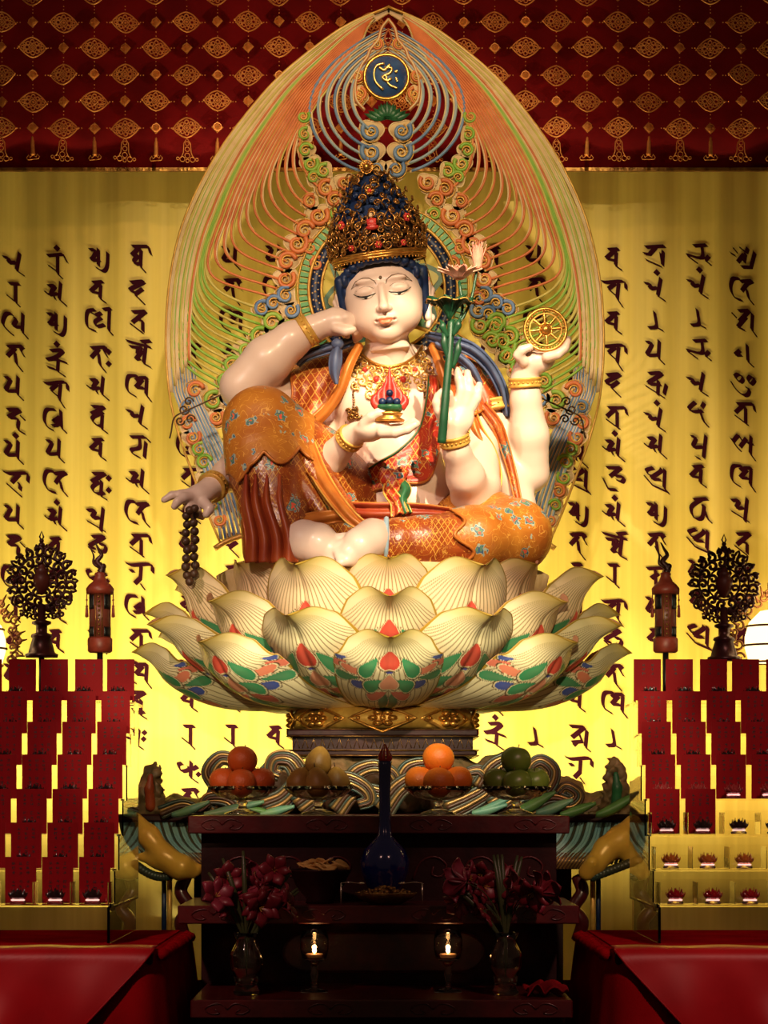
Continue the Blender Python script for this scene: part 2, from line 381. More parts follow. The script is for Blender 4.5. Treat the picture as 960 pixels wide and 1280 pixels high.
for cx, seq in COLS.items():
    b = MB(); cnt = 0
    Yp = YC-.004
    def pt(x, y): 
        p = P(x, y, Yp); p.y += fold(p.x); return p
    def quad(a, c, n):
        ln = sqrt((c[0]-a[0])**2+(c[1]-a[1])**2); k = max(1, int(ln/6))
        if n[0]*(c[1]-a[1])-n[1]*(c[0]-a[0]) < 0: n = (-n[0], -n[1])
        vs = []
        for i in range(k+1):
            q = (lerp(a[0], c[0], i/k), lerp(a[1], c[1], i/k))
            vs += [pt(q[0]-n[0], q[1]-n[1]), pt(q[0]+n[0], q[1]+n[1])]
        b.add(vs, [(2*i, 2*i+1, 2*i+3, 2*i+2) for i in range(k)])
    for it in seq.split():
        dots = ''
        if it[-1] in '.:': dots = it[-1]; it = it[:-1]
        nm = it[:-3]; y0 = int(it[-3:]); x0 = cx-15
        for st in GL[nm].split(','):
            pp = [(x0+b36(q[0]), y0+b36(q[1])) for q in st.split()]
            if len(pp) == 1: 
                a = pp[0]; quad((a[0]-2, a[1]+2), (a[0]+2, a[1]-2), (2, 2)); continue
            dense = [(q.x, q.y) for q in bez([Vector((*q, 0)) for q in pp], 4*(len(pp)-1))] if len(pp) > 3 else pp
            for a, c in zip(dense[:-1], dense[1:]):
                quad(a, c, (2.3, 2.3))
                d = Vector((c[0]-a[0], c[1]-a[1])); d.normalize(); quad(a, c, (-d.y*.8, d.x*.8))
        if dots == '.': quad((x0+14, y0-4), (x0+18, y0-8), (2.6, 2.6))
        if dots == ':':
            for yy in (8, 23): quad((x0+26, y0+yy+2), (x0+30, y0+yy-2), (2.4, 2.4))
    b.build('lettering', M['ink'], curt, smooth=False)

# ---- maroon valance, hem and beaded net
M['valance'] = mat('maroon_cloth', (.24, .006, .010), .75, 0, (.15, .004, .008), 5, .1, 200, spec=.1)
val = thing('valance', 'maroon cloth valance hanging across the top above the yellow curtain', 'valance', (0, 1.02, 3.1))
YV = 1.02
zb = P(0, 214, YV).z
b = MB(); b.grid(lambda u, v: (lerp(-2.1, 2.1, u), YV+.003*sin(u*70)+.002*sin(u*31), lerp(zb, 4.5, v)), 200, 4)
o = b.build('cloth', M['valance'], val); mod(o, 'SOLIDIFY', thickness=.006)
b = MB(); b.box((0, YV-.004, zb+.004), (4.2, .016, .012)); b.build('hem', M['dark_gold'], val, smooth=False)
M['net_gold'] = mat('net_brass', (.95, .42, .12), .4, .35, (.80, .28, .07), 60)
YN = .90
net = thing('beaded_net', 'openwork net of brass medallions and beads hanging before the maroon valance', 'bead curtain', (0, YN, 3.1))
b = MB(); s = PX(1, YN)
def ring(b, cx, cz, r, t, n=14, Y=YN): b.tube([(cx+r*cos(2*pi*i/n), Y, cz+r*sin(2*pi*i/n)) for i in range(n)], t, 5, closed=True)
lens = [(17*s*cos(a)*(1-.18*abs(sin(2*a))), YN, 12.5*s*sin(a)*(1-.12*abs(sin(2*a)))) for a in [2*pi*i/28 for i in range(28)]]
b.tube(lens, 1.0*s, 5, closed=True)
for (x, z, r) in ((0, 0, 3.4), (7, 0, 2.6), (-7, 0, 2.6), (0, 7.2, 2.4), (0, -7.2, 2.4), (5.5, 5, 2.2), (-5.5, 5, 2.2), (5.5, -5, 2.2), (-5.5, -5, 2.2), (12.5, 0, 1.9), (-12.5, 0, 1.9), (0, 0, 1.2), (10, 4, 1.6), (-10, 4, 1.6), (10, -4, 1.6), (-10, -4, 1.6)):
    ring(b, x*s, z*s, r*s, .85*s, 10)
for sx in (-1, 1): b.ball((sx*17.5*s, YN, 0), 1.5*s, 8, 6)
b.v = [(x, y-YN, z) for x, y, z in b.v]
med = b.build('medallion', M['net_gold'], net, local=True)
b = MB(); q = [(7.5*s, 0), (0, 7.5*s), (-7.5*s, 0), (0, -7.5*s)]
b.add([(x, 0, z) for x, z in q]+[(0, -.008, 0), (0, .008, 0)], [(0, 1, 4), (1, 2, 4), (2, 3, 4), (3, 0, 4), (1, 0, 5), (2, 1, 5), (3, 2, 5), (0, 3, 5)])
ring(b, 0, 0, 5*s, .6*s, 10, -.006)
dia = b.build('diamond', M['net_gold'], net, smooth=False, local=True)
# tassel and bell pendants
b = MB(); b.lathe([(.001, 0), (.0035, -.003), (.004, -.012), (.006, -.016), (.0075, -.06), (.009, -.062), (.006, -.066), (.001, -.067)], (0, 0, -.01), 10)
for sx in (-1, 1): b.tube([(0, 0, -.075), (sx*.012, 0, -.083), (sx*.016, 0, -.073), (sx*.024, 0, -.083), (sx*.02, 0, -.09), (0, 0, -.09)], .0016, 5)
tas = b.build('tassel', M['net_gold'], net, local=True)
b = MB()
b.tube([(-.022, 0, -.08), (-.014, 0, -.062), (-.012, 0, -.03), (0, 0, -.012), (.012, 0, -.03), (.014, 0, -.062), (.022, 0, -.08)], .0018, 5)
for (x, z, r) in ((0, -.03, .007), (0, -.05, .008), (0, -.072, .009), (-.018, -.085, .009), (.018, -.085, .009), (0, -.09, .006), (-.034, -.084, .005), (.034, -.084, .005)):
    b.tube([(x+r*cos(2*pi*i/10), 0, z+r*sin(2*pi*i/10)) for i in range(10)], .0014, 5, closed=True)
bel = b.build('bell_pendant', M['net_gold'], net, local=True)
beads = MB(); first = {}
def put(src, px, py):
    p = P(px, py, YN); p.y = YN-.004+.010*sin(px*.31+py)
    if src.name in first: o = src.copy(); COL.objects.link(o); o.parent = net
    else: o = src; first[src.name] = 1
    o.location = p-wloc(net); o.rotation_euler = (0, .04*sin(px*1.7+py), .35*sin(px*.9+py*1.3)); return o
for r, y in enumerate((-6, 28, 60, 94, 127, 160)):
    odd = r % 2
    for k in range(-1, 13):
        x = 2.5+77*k+(0 if odd else 38.5)
        if r == 0 and (k % 2): pass
        put(med, x, y); put(dia, x+38.5, y)
    for k in range(-2, 52):
        x = 21.7+19.25*k
        for dx in (-3.5, 0, 3.5):
            p = P(x+dx, y, YN); beads.ball(p, .9*s, 6, 4)
for k in range(-1, 26):
    x = 2.5+38.5*k
    for y0, y1 in ((8, 16), (40, 50), (72, 82), (106, 115), (139, 148)):
        for j in range(3): p = P(x, lerp(y0, y1, j/2), YN); beads.ball(p, .8*s, 6, 4)
beads.build('bead_string', M['net_gold'], net)
for k in range(-1, 13):
    put(tas, 2.5+77*k+38.5, 168)
    put(bel, 2.5+77*k, 168)
# ================================================================ carved openwork halo behind the statue
YH = .42
for k_, c_, c2_ in (('h_cream', (.84, .66, .38), (.74, .52, .26)), ('h_orange', (.78, .24, .07), (.62, .16, .05)), ('h_green', (.20, .46, .04), (.36, .56, .08)),
                    ('h_olive', (.66, .58, .14), (.56, .46, .10)), ('h_blue', (.10, .20, .42), (.20, .33, .55)), ('h_pale_blue', (.36, .46, .52), (.28, .40, .50)),
                    ('h_tan', (.60, .38, .17), (.48, .30, .12))):
    M[k_] = mat(k_, c_, .45, 0, c2_, 18)
halo = thing('halo', 'tall pointed openwork carved halo with coloured flame ribs behind the seated statue', 'halo', P(480, 700, YH))
def H(x, y, dy=0.0): return P(x, y, YH)+Vector((0, dy, 0))
HC = 481.0
OUT = [(487, 8), (440, 28), (400, 54), (350, 95), (310, 140), (275, 187), (245, 240), (225, 290), (213, 345), (208, 400), (208, 450), (213, 500), (224, 545), (240, 590), (257, 635), (276, 680)]
def outline(n=60): return [(q.x, q.y) for q in bez([Vector((x, y, 0)) for x, y in OUT], n)]
def mir(pts, sd):
    if sd < 0: return pts
    return [(2*lerp(486, HC, min(1, y/300))-x, y) for x, y in pts]
def offs(pts, d):
    o = []
    for i, (x, y) in enumerate(pts):
        a = pts[max(0, i-1)]; c = pts[min(len(pts)-1, i+1)]
        tx, ty = c[0]-a[0], c[1]-a[1]; l = sqrt(tx*tx+ty*ty); tx /= l; ty /= l
        o.append((x-ty*-1*d*-1 if False else x+(-ty)*-d, y+tx*-d))
    return o
ol = outline(90)
def band(b, pa, pb, y0, y1, mi=0):
    """solid strip between two 2-D lines of equal length, from depth y0 to y1"""
    n = len(pa); vs = []
    for (x, y) in pa: vs.append(H(x, y, y0))
    for (x, y) in pb: vs.append(H(x, y, y0))
    for (x, y) in pa: vs.append(H(x, y, y1))
    for (x, y) in pb: vs.append(H(x, y, y1))
    fs = []
    for i in range(n-1):
        fs += [(i, i+1, n+i+1, n+i), (2*n+i, 3*n+i, 3*n+i+1, 2*n+i+1), (i, 2*n+i, 2*n+i+1, i+1), (n+i, n+i+1, 3*n+i+1, 3*n+i)]
    b.add(vs, fs, mi)
def interp_line(pts, t):
    t *= len(pts)-1; i = min(int(t), len(pts)-2); f = t-i
    return (lerp(pts[i][0], pts[i+1][0], f), lerp(pts[i][1], pts[i+1][1], f))
def inner_off(x, y): return
# frame: the edge moulding and the backing of the crown of flames
b = MB()
for sd in (-1, 1):
    o0 = mir(ol, sd); b.tube([H(x, y) for x, y in o0], [.0045 if i > 6 else .004 for i in range(len(o0))], 6)
b.build('edge_moulding', M['gold_paint'], halo)
b = MB(); sc_ = PX(1, YH)
for sd in (-1, 1):      # backing of the upper blades, thinning out to nothing where the ribs part
    a = []; c = []
    for i in range(31):
        t = i/30; p = interp_line(ol, t*.42); a.append(p)
        wdt = lerp(6, 26, min(1, t*3)) if t < .7 else lerp(26, 4, (t-.7)/.3)
        dx, dy = 487-p[0], 300-p[1]; l = sqrt(dx*dx+dy*dy); c.append((p[0]+dx/l*wdt*1.15, p[1]+dy/l*wdt))
    band(b, mir(a, sd), mir(c, sd), .012, .022)
b.build('backing', M['h_tan'], halo, smooth=False)
def rib(px, sd, col, r0=1.5, name='rib', trim=None, dy=0, taper=False):
    pts = mir(px, sd); b = MB(); n = len(pts)
    rr = [sc_*r0*(min(1, .34+i/22)) for i in range(n)]
    b.tube([H(x, y, dy) for x, y in pts], rr, 6, mi=0)
    b.tube([H(x+(1.15*r0 if sd < 0 else -1.15*r0), y+.6*r0, dy+.001) for x, y in pts], [q*.85 for q in rr], 5, mi=1)
    return b.build(name, [M[col], M[trim or 'h_cream']], halo)
def offcurve(d, t0, t1, n=26):
    """line running d pixels inside the outline; squeezed together near the tip"""
    out = []
    for i in range(n+1):
        t = lerp(t0, t1, i/n); x, y = interp_line(ol, t)
        a = interp_line(ol, max(0, t-.01)); c = interp_line(ol, min(1, t+.01))
        tx, ty = c[0]-a[0], c[1]-a[1]; l = sqrt(tx*tx+ty*ty)
        sq = min(1, .10+1.35*t/.45) if t < .45 else 1.0
        sq = min(1, max(.12, (t/.42)**.8))
        out.append((x-ty/l*-d*sq*-1 if False else x+(ty/l)*d*sq*1.0, y-(tx/l)*d*sq))
    return out
# sanity of the normal: inside is towards x = 481
_x = offcurve(10, .5, .55)[0][0]-interp_line(ol, .5)[0]
if _x < 0:
    _o = offcurve
    def offcurve(d, t0, t1, n=26, _o=_o): return _o(-d, t0, t1, n)
def joincurve(a, e, c1, n=22):
    """continue line a with a smooth turn that ends at point e, arriving from c1"""
    p = a[-1]; q = a[-3]; tx, ty = p[0]-q[0], p[1]-q[1]; l = sqrt(tx*tx+ty*ty); k = .55*sqrt((e[0]-p[0])**2+(e[1]-p[1])**2)
    c0 = (p[0]+tx/l*k, p[1]+ty/l*k)
    return a+[(v.x, v.y) for v in cub((*p, 0), (*c0, 0), (*c1, 0), (*e, 0), n)[1:]]
# orange ribs: innermost leaves the blade first
NO = 13
for i in range(NO):
    f = i/(NO-1)
    d = lerp(104, 42, f); t1 = lerp(.20, .47, f); e = (lerp(402, 342, f**.8), lerp(236, 372, f))
    a = offcurve(d, .03+.03*(1-f), t1)
    # keep the innermost lines outside the green scroll chain
    cc = joincurve(a, e, (e[0]-lerp(24, 60, f), e[1]-lerp(14, 20, f)))
    for sd in (-1, 1): rib(cc, sd, 'h_orange', 1.7, 'orange_rib', 'h_olive' if i % 3 == 0 else 'h_cream')
# green and olive ribs
NG = 15
for i in range(NG):
    f = i/(NG-1)
    d = lerp(39, 8, f); t1 = lerp(.47, .60, f); e = (lerp(333, 283, f), lerp(388, 490, f**.9))
    cc = joincurve(offcurve(d, .04, t1), e, (e[0]-lerp(50, 30, f), e[1]-lerp(16, 20, f)))
    for sd in (-1, 1): rib(cc, sd, 'h_green' if i % 3 else 'h_olive', 1.8, 'green_rib', 'h_olive')
# thin cream ribs of the outer blade
for i in range(6):
    d = 2.5+5.2*i
    for sd in (-1, 1): rib(offcurve(d, .03, .72-.01*i, 46), sd, ('h_cream', 'h_olive', 'h_cream', 'h_olive', 'h_cream', 'h_orange')[i], 1.5, 'outer_rib', dy=-.003)
# blue ribs of the lower flanks
for i in range(9):
    f = i/8; e = (lerp(276, 322, f), lerp(674, 668, f))
    a = offcurve(lerp(6, 34, f), .68, .72, 5); p = a[-1]
    cc = a+[(v.x, v.y) for v in cub((*p, 0), (p[0]+8, p[1]+28, 0), (lerp(262, 300, f), lerp(580, 590, f), 0), (*e, 0), 22)[1:]]
    for sd in (-1, 1): rib(cc, sd, 'h_pale_blue' if i % 2 == 0 else 'h_blue', 1.7, 'blue_rib', 'h_cream')
# ring arcs round the top medallion
for i in range(6):
    f = i/5; ax_ = lerp(98, 46, f); yb = lerp(219, 168, f); yc = lerp(138, 118, f); yt = lerp(34, 62, f)
    cc = []
    for k in range(41):
        t = lerp(.16, 2.78, k/40); st_ = sin(t)**(1.8 if t < pi/2 else 1)
        cc.append(Vector((485-ax_*st_, yc-(yc-yt)*cos(t) if t < pi/2 else yc-(yb-yc)*cos(t), 0)))
    for sd in (-1, 1): rib([(v.x, v.y) for v in cc], sd, 'h_pale_blue' if i % 3 else 'h_blue', 2.0, 'top_rib', 'h_cream')
# scroll clouds
def spiral(b, cx, cy, r, turns, hand, rot, t, mi, dy=0, n=26, r1=.12):
    pts = []; 
    for i in range(n+1):
        f = i/n; q = r*lerp(1, r1, f); a = rot+hand*f*turns*2*pi
        pts.append(H(cx+q*cos(a), cy-q*sin(a), dy))
    b.tube(pts, [t*lerp(1.1, .7, i/n) for i in range(n+1)], 6, mi)
def cloud(cx, cy, col, r=12, rot=0, hand=1, sd=-1, name='cloud_scroll'):
    b = MB(); r *= 1.12
    if sd > 0: cx = 2*lerp(486, HC, min(1, cy/300))-cx; hand = -hand; rot = pi-rot
    lob = []
    for i in range(36):
        a = 2*pi*i/36; q = r*(1+.16*cos(3*(a-rot))); lob.append(H(cx+q*cos(a), cy-q*sin(a), .004))
    b.prism(lob, .012, 1)
    b.tube(lob, .9*sc_, 5, 1, closed=True)
    spiral(b, cx, cy, r*.80, .95, hand, rot, r*.20*sc_, 0, -.002, r1=.45)
    spiral(b, cx, cy, r*.52, 1.5, hand, rot+.6, 1.15*sc_, 2, -.005)
    b.tube([H(cx+r*.98*cos(a), cy-r*.98*sin(a), -.002) for a in [rot+hand*(.3+k*.32) for k in range(10)]], .8*sc_, 5, 2)
    return b.build(name, [M[col], M['h_cream'], M['gold_paint']], halo)
chain = [(379, 146, 'h_green', 9), (381, 168, 'h_green', 9), (382, 188, 'h_green', 10), (388, 205, 'h_green', 11), (405, 214, 'h_green', 10), (392, 222, 'h_green', 9),
 (430, 228, 'h_orange', 11), (408, 236, 'h_orange', 12), (418, 250, 'h_orange', 11), (398, 270, 'h_orange', 14), (388, 252, 'h_orange', 10), (381, 288, 'h_orange', 13), (372, 305, 'h_orange', 14), (388, 310, 'h_orange', 10), (359, 327, 'h_orange', 13), (357, 349, 'h_orange', 13),
 (357, 369, 'h_blue', 12), (342, 379, 'h_blue', 11), (364, 388, 'h_blue', 11), (328, 386, 'h_blue', 11), (340, 403, 'h_green', 13), (362, 407, 'h_green', 12), (325, 421, 'h_green', 13), (347, 426, 'h_green', 12), (308, 437, 'h_green', 13), (331, 445, 'h_green', 12),
 (290, 457, 'h_green', 12), (312, 461, 'h_green', 12), (282, 477, 'h_green', 11), (302, 482, 'h_orange', 11), (287, 499, 'h_blue', 11), (267, 501, 'h_green', 13), (244, 488, 'h_orange', 12), (270, 522, 'h_orange', 11),
 (235, 509, 'h_blue', 9), (235, 529, 'h_orange', 11), (241, 547, 'h_orange', 11), (249, 562, 'h_green', 10), (255, 578, 'h_green', 11), (257, 597, 'h_green', 10), (264, 614, 'h_orange', 10), (268, 632, 'h_green', 9), (274, 650, 'h_orange', 9), (396, 330, 'h_orange', 10), (420, 268, 'h_green', 9)]
for i, (x, y, c, r) in enumerate(chain):
    for sd in (-1, 1): cloud(x, y, c, r, rot=.7+.5*sin(i*2.1), hand=1 if i % 3 else -1, sd=sd)
for (x, y, c, r) in ((619, 409, 'h_green', 12), (628, 428, 'h_green', 12), (637, 447, 'h_green', 12), (611, 392, 'h_blue', 11), (648, 465, 'h_orange', 11), (598, 374, 'h_orange', 11)):
    cloud(2*HC-x, y, c, r, sd=1)
for sd in (-1, 1):
    for (x, y, r) in ((464, 164, 13), (464, 190, 14), (470, 211, 12)): cloud(x, y, 'h_blue', r, rot=2.4, hand=1, sd=sd)
    for (x, y, r) in ((447, 96, 8), (450, 118, 9), (471, 56, 8), (448, 124, 7)): cloud(x, y, 'h_orange', r, rot=1.5, hand=-1, sd=sd)
# flame frame round the medallion
b = MB()
for sd in (-1, 1):
    for t_, mi in ((2.4, 0), (1.2, 1)):
        cc = bez([Vector(q) for q in ((486, 24, 0), (477, 36, 0), (473, 50, 0), (463, 62, 0), (459, 72, 0), (452, 82, 0), (446, 98, 0), (444, 112, 0), (446, 126, 0), (456, 138, 0))], 36)
        b.tube([H(v.x+(0 if sd < 0 else 0), v.y, -.002*mi*3) if sd < 0 else H(*mir([(v.x, v.y)], 1)[0], -.002*mi*3) for v in cc], t_*sc_, 6, mi)
        cc = bez([Vector(q) for q in ((486, 36, 0), (481, 48, 0), (485, 58, 0))], 12)
        b.tube([H(*mir([(v.x, v.y)], sd)[0], -.004) for v in cc], 1.2*sc_, 6, 0)
b.build('flame_frame', [M['h_orange'], M['h_cream']], halo)
# medallion: blue disc, gold rim and seed syllable, green lotus
mc = (483, 97)
b = MB(); Rm = PX(26, YH)
prof = [(.001, 0), (Rm, 0), (Rm, .012), (.001, .016)]
def lathe_y(b, prof, c, n=40, mi=None):
    rot = Matrix.Rotation(pi/2, 3, 'X'); b.lathe(prof, c, n, mi, rot=rot)
lathe_y(b, prof, H(*mc, -.0), 48)
med_o = b.build('medallion', M['blue'], halo)
b = MB(); b.tube([H(mc[0]+27.5*cos(2*pi*i/48), mc[1]-27.5*sin(2*pi*i/48), -.008) for i in range(48)], PX(2.6, YH), 8, closed=True)
b.build('rim', M['gold'], med_o, origin=None)
b = MB(); U = lambda x, y: H(360+x/3.692, y/3.692, -.019)
for st, rr in (([(445, 300), (410, 310), (397, 345), (405, 385), (440, 422)], 1.5), ([(420, 318), (445, 330), (470, 305)], 1.8), ([(445, 318), (478, 322), (470, 345), (435, 362), (455, 380), (478, 368)], 1.7), ([(450, 352), (465, 395), (505, 415)], 1.5), ([(493, 340), (505, 335)], 1.8), ([(497, 365), (505, 385)], 1.5)):
    b.tube(bez([U(*q) for q in st], 16), PX(rr, YH), 6)
b.build('seed_syllable', M['bright_gold'], med_o)
b = MB()
for j, (n, r, z0) in enumerate(((9, 30, 0), (8, 22, -.006), (5, 14, -.012))):
    for i in range(n):
        a = lerp(-1.15, 1.15, i/(n-1)); cx, cy = 484+r*.25*sin(a), 150-j*1.5
        tip = (484+r*1.05*sin(a), 148-j*2-(14+4*cos(a))*cos(a)*.9)
        pts = []
        for q in range(9):
            t = q/8; wd = 4.5*sin(pi*min(1, t*.9+.1))*(1-t*.2)
            x = lerp(cx, tip[0], t); y = lerp(cy, tip[1], t); pts.append((x, y, wd))
        nx, ny = -(tip[1]-cy), tip[0]-cx; l = sqrt(nx*nx+ny*ny); nx /= l; ny /= l
        vs = [];
        for (x, y, wd) in pts: vs += [H(x-nx*wd, y-ny*wd, z0), H(x, y, z0-.008), H(x+nx*wd, y+ny*wd, z0)]
        b.add(vs, [f for k in range(8) for f in ((3*k, 3*k+1, 3*k+4, 3*k+3), (3*k+1, 3*k+2, 3*k+5, 3*k+4))])
b.build('green_lotus', M['green'], halo)
# ---- nimbus behind the head
def ringpart(name, cx, cy, r, t, matn, dy=0, a0=0, a1=2*pi, n=72):
    b = MB(); full = a1-a0 > 6.2
    b.tube([H(cx+r*cos(lerp(a0, a1, i/n)), cy-r*sin(lerp(a0, a1, i/n)), dy) for i in range(n if full else n+1)], PX(t, YH), 8, closed=full); return b.build(name, M[matn], halo)
def discband(name, cx, cy, r0, r1, mats, dy, n=72, studs=None, a0=0, a1=2*pi):
    b = MB(); vs = []
    for i in range(n+1):
        a = lerp(a0, a1, i/n)
        for (r, d) in ((r0, dy), (r1, dy), (r1, dy+.012), (r0, dy+.012)): vs.append(H(cx+r*cos(a), cy-r*sin(a), d))
    b.add(vs, [(4*i+k, 4*i+(k+1) % 4, 4*i+4+(k+1) % 4, 4*i+4+k) for i in range(n) for k in range(4)], 0)
    if studs:
        for (r, cnt, rad, ph) in studs:
            for i in range(cnt):
                a = lerp(a0, a1, (i+ph)/cnt); b.ball(H(cx+r*cos(a), cy-r*sin(a), dy-.001), PX(rad, YH), 6, 4, mi=1)
    return b.build(name, mats, halo)
NC = (479, 362); M['tick_green'] = mat('tick_green', (.05, .30, .06), .4)
def ticks(name, cx, cy, r0, r1, cnt, a0=0, a1=2*pi):
    b = MB()
    for i in range(cnt):
        a = lerp(a0, a1, (i+.5)/cnt); da = (a1-a0)/cnt*.33
        for mi, (q0, q1, dd, dy) in enumerate(((r0, r1, da, -.004),)):
            vs = [H(cx+r*cos(a+s_), cy-r*sin(a+s_), d) for d in (dy, dy+.01) for (r, s_) in ((q0, -dd), (q1, -dd), (q1, dd), (q0, dd))]
            b.add(vs, [(0, 1, 2, 3), (7, 6, 5, 4), (0, 4, 5, 1), (1, 5, 6, 2), (2, 6, 7, 3), (3, 7, 4, 0)], 0)
    return b.build(name, [M['tick_green']], halo, smooth=False)
discband('nimbus_band', *NC, 94, 106, [M['h_olive']], .003)
ticks('nimbus_tick', *NC, 95, 105, 84)
ringpart('nimbus_edge', *NC, 107, 1.3, 'gold_paint')
discband('nimbus_inner_band', *NC, 78, 92, [M['dark_blue'], M['cream']], .0, studs=((81.5, 60, 1.2, 0), (88.5, 64, 1.2, .5), (85, 48, 1.5, .25)))
ringpart('nimbus_rim', *NC, 93, 2.1, 'gold_paint', -.006); ringpart('nimbus_inner_rim', *NC, 77, 1.8, 'gold_paint', -.006)
for i in range(8):     # painted leaves inside the nimbus
    a = 2*pi*(i+.3)/8; b = MB()
    for (rr, ww, mi, dd) in ((30, 21, 0, 0), (22, 14, 1, -.005), (9, 7, 2, -.009)):
        cx, cy = NC[0]+52*cos(a), NC[1]-52*sin(a)
        pts = []
        for k in range(24):
            t = 2*pi*k/24; u = rr*.75*cos(t)*(1+.15*cos(3*t)); v = ww*sin(t)
            pts.append(H(cx+u*cos(a)-v*sin(a), cy-(u*sin(a)+v*cos(a)), .002+dd))
        b.prism(pts, .006, mi)
    b.build('nimbus_leaf', [M['green'], M['h_olive'], M['red']], halo, smooth=False)
# ---- larger ring behind the shoulders
BC = (480, 562)
discband('body_ring_band', *BC, 160, 171, [M['h_olive']], .006, n=110); ticks('body_ring_tick', *BC, 161, 170, 130)
ringpart('body_ring_rim', *BC, 158, 2.6, 'gold_paint', -.004); ringpart('body_ring_edge', *BC, 172, 1.4, 'gold_paint')
# bottom rail
for sd in (-1, 1):
    b = MB(); cc = mir([(v.x, v.y) for v in bez([Vector((268, 686, 0)), Vector((285, 676, 0)), Vector((310, 668, 0)), Vector((335, 664, 0))], 12)], sd)
    b.tube([H(x, y, -.004) for x, y in cc], PX(3.5, YH), 8); b.build('bottom_rail', M['gold_paint'], halo)
# ================================================================ lotus throne
M['petal'] = vcol('petal_paint', .42, 0, 0, .35)
throne = thing('lotus_throne', 'large carved lotus throne of cream petals painted with gold veins under the statue', 'lotus throne', (-.004, 0, EYE+.1))
TX = -.004
def petal_color(v, u, W, L, inner, k, z):
    """painted pattern by place on the petal: v across (-1..1), u along (0..1)"""
    if inner:
        return (.62, .30, .17)
    base = Vector((.84, .76, .46)); pk = Vector((.78, .42, .26))
    base = base.lerp(pk, .10+.45*max(0, k-1)/3)
    vein = Vector((.20, .12, .03)); rim = Vector((.42, .26, .03))
    c = base
    t_ = (u-.50)/.50; w2 = 1.0 if u < .5 else max(.02, 1-max(0, t_)**1.7)
    sf = 1.0 if u < .66 else max(.03, (1-((u-.66)/.34)**2.6))**.5
    q_ = v*sf*W/w2; cell = .020; dd_ = abs(q_/cell-round(q_/cell))*cell*w2
    if abs(v) < .95 and u > .18 and abs(q_) < W*1.6:
        c = c.lerp(vein, max(0, min(1, 1.3-dd_/.0016))*max(.25, min(1, (1-u)/.16)))
    if u > .88: c = c.lerp(Vector((.50, .36, .05)), min(1, (u-.88)/.09)*.75)
    if abs(v) > .962 or u > .98: c = rim
    # blossom motif near the base
    x = v*W*sf*.86; y = (z-MOT[k])*1.05
    y0 = 0; sc = 1
    if -.02 < y < .15:
        tears = [(0, .118, .026, .034, (.60, .05, .03), 0), (0, .086, .010, .013, (.02, .05, .35), 0), (0, .050, .024, .020, (.75, .30, .18), 0), (0, .040, .009, .011, (.03, .07, .40), 0)]
        for s_ in (-1, 1):
            tears += [(s_*.050, .088, .017, .040, (.01, .26, .10), -s_*.5), (s_*.055, .066, .008, .016, (.02, .06, .40), -s_*.6), (s_*.038, .040, .016, .028, (.02, .30, .12), -s_*.9),
                      (s_*.086, .060, .011, .034, (.78, .22, .12), -s_*1.35), (s_*.066, .030, .010, .030, (.03, .08, .38), -s_*1.2), (s_*.030, .014, .012, .026, (.70, .15, .10), -s_*1.2),
                      (s_*.104, .030, .010, .032, (.02, .24, .10), -s_*1.1), (s_*.118, .085, .008, .022, (.03, .08, .36), -s_*.6), (s_*.122, .058, .009, .024, (.72, .16, .10), -s_*.8), (s_*.012, .002, .014, .018, (.02, .2, .09), 0)]
        for (tx, ty, a, bb, cc, ang) in tears:
            a *= 1.28; bb *= 1.15
            dx = x/sc-tx; dy = (y-y0)/sc-(ty-.0)
            q = dx*cos(ang)-dy*sin(ang); r = dx*sin(ang)+dy*cos(ang)
            e = (q/(a*(1.25-.9*(r/bb+1)/2+.0)))**2+(r/bb)**2 if r < bb else 9
            if e < 1:
                ctr = Vector(cc); return tuple(ctr.lerp(Vector((.80, .55, .35)), max(0, 1-e)*.10)) if e < .72 else ((.80, .68, .40) if e < .88 else (.12, .07, .03))
    return tuple(c)
MOT = [.287, .305, .372, .430, .47]
PROF = [
 ([(.20, .275), (.50, .285), (.67, .36), (.715, .45), (.722, .512)], .160, .050),
 ([(.20, .30), (.47, .33), (.64, .42), (.705, .52), (.715, .578)], .154, .050),
 ([(.20, .33), (.45, .37), (.61, .46), (.665, .56), (.68, .636)], .148, .055),
 ([(.20, .36), (.46, .41), (.60, .51), (.65, .63), (.655, .728)], .156, .050),
 ([(.20, .40), (.40, .45), (.54, .56), (.58, .66), (.585, .735)], .135, .035)]
NU, NV = 144, 168
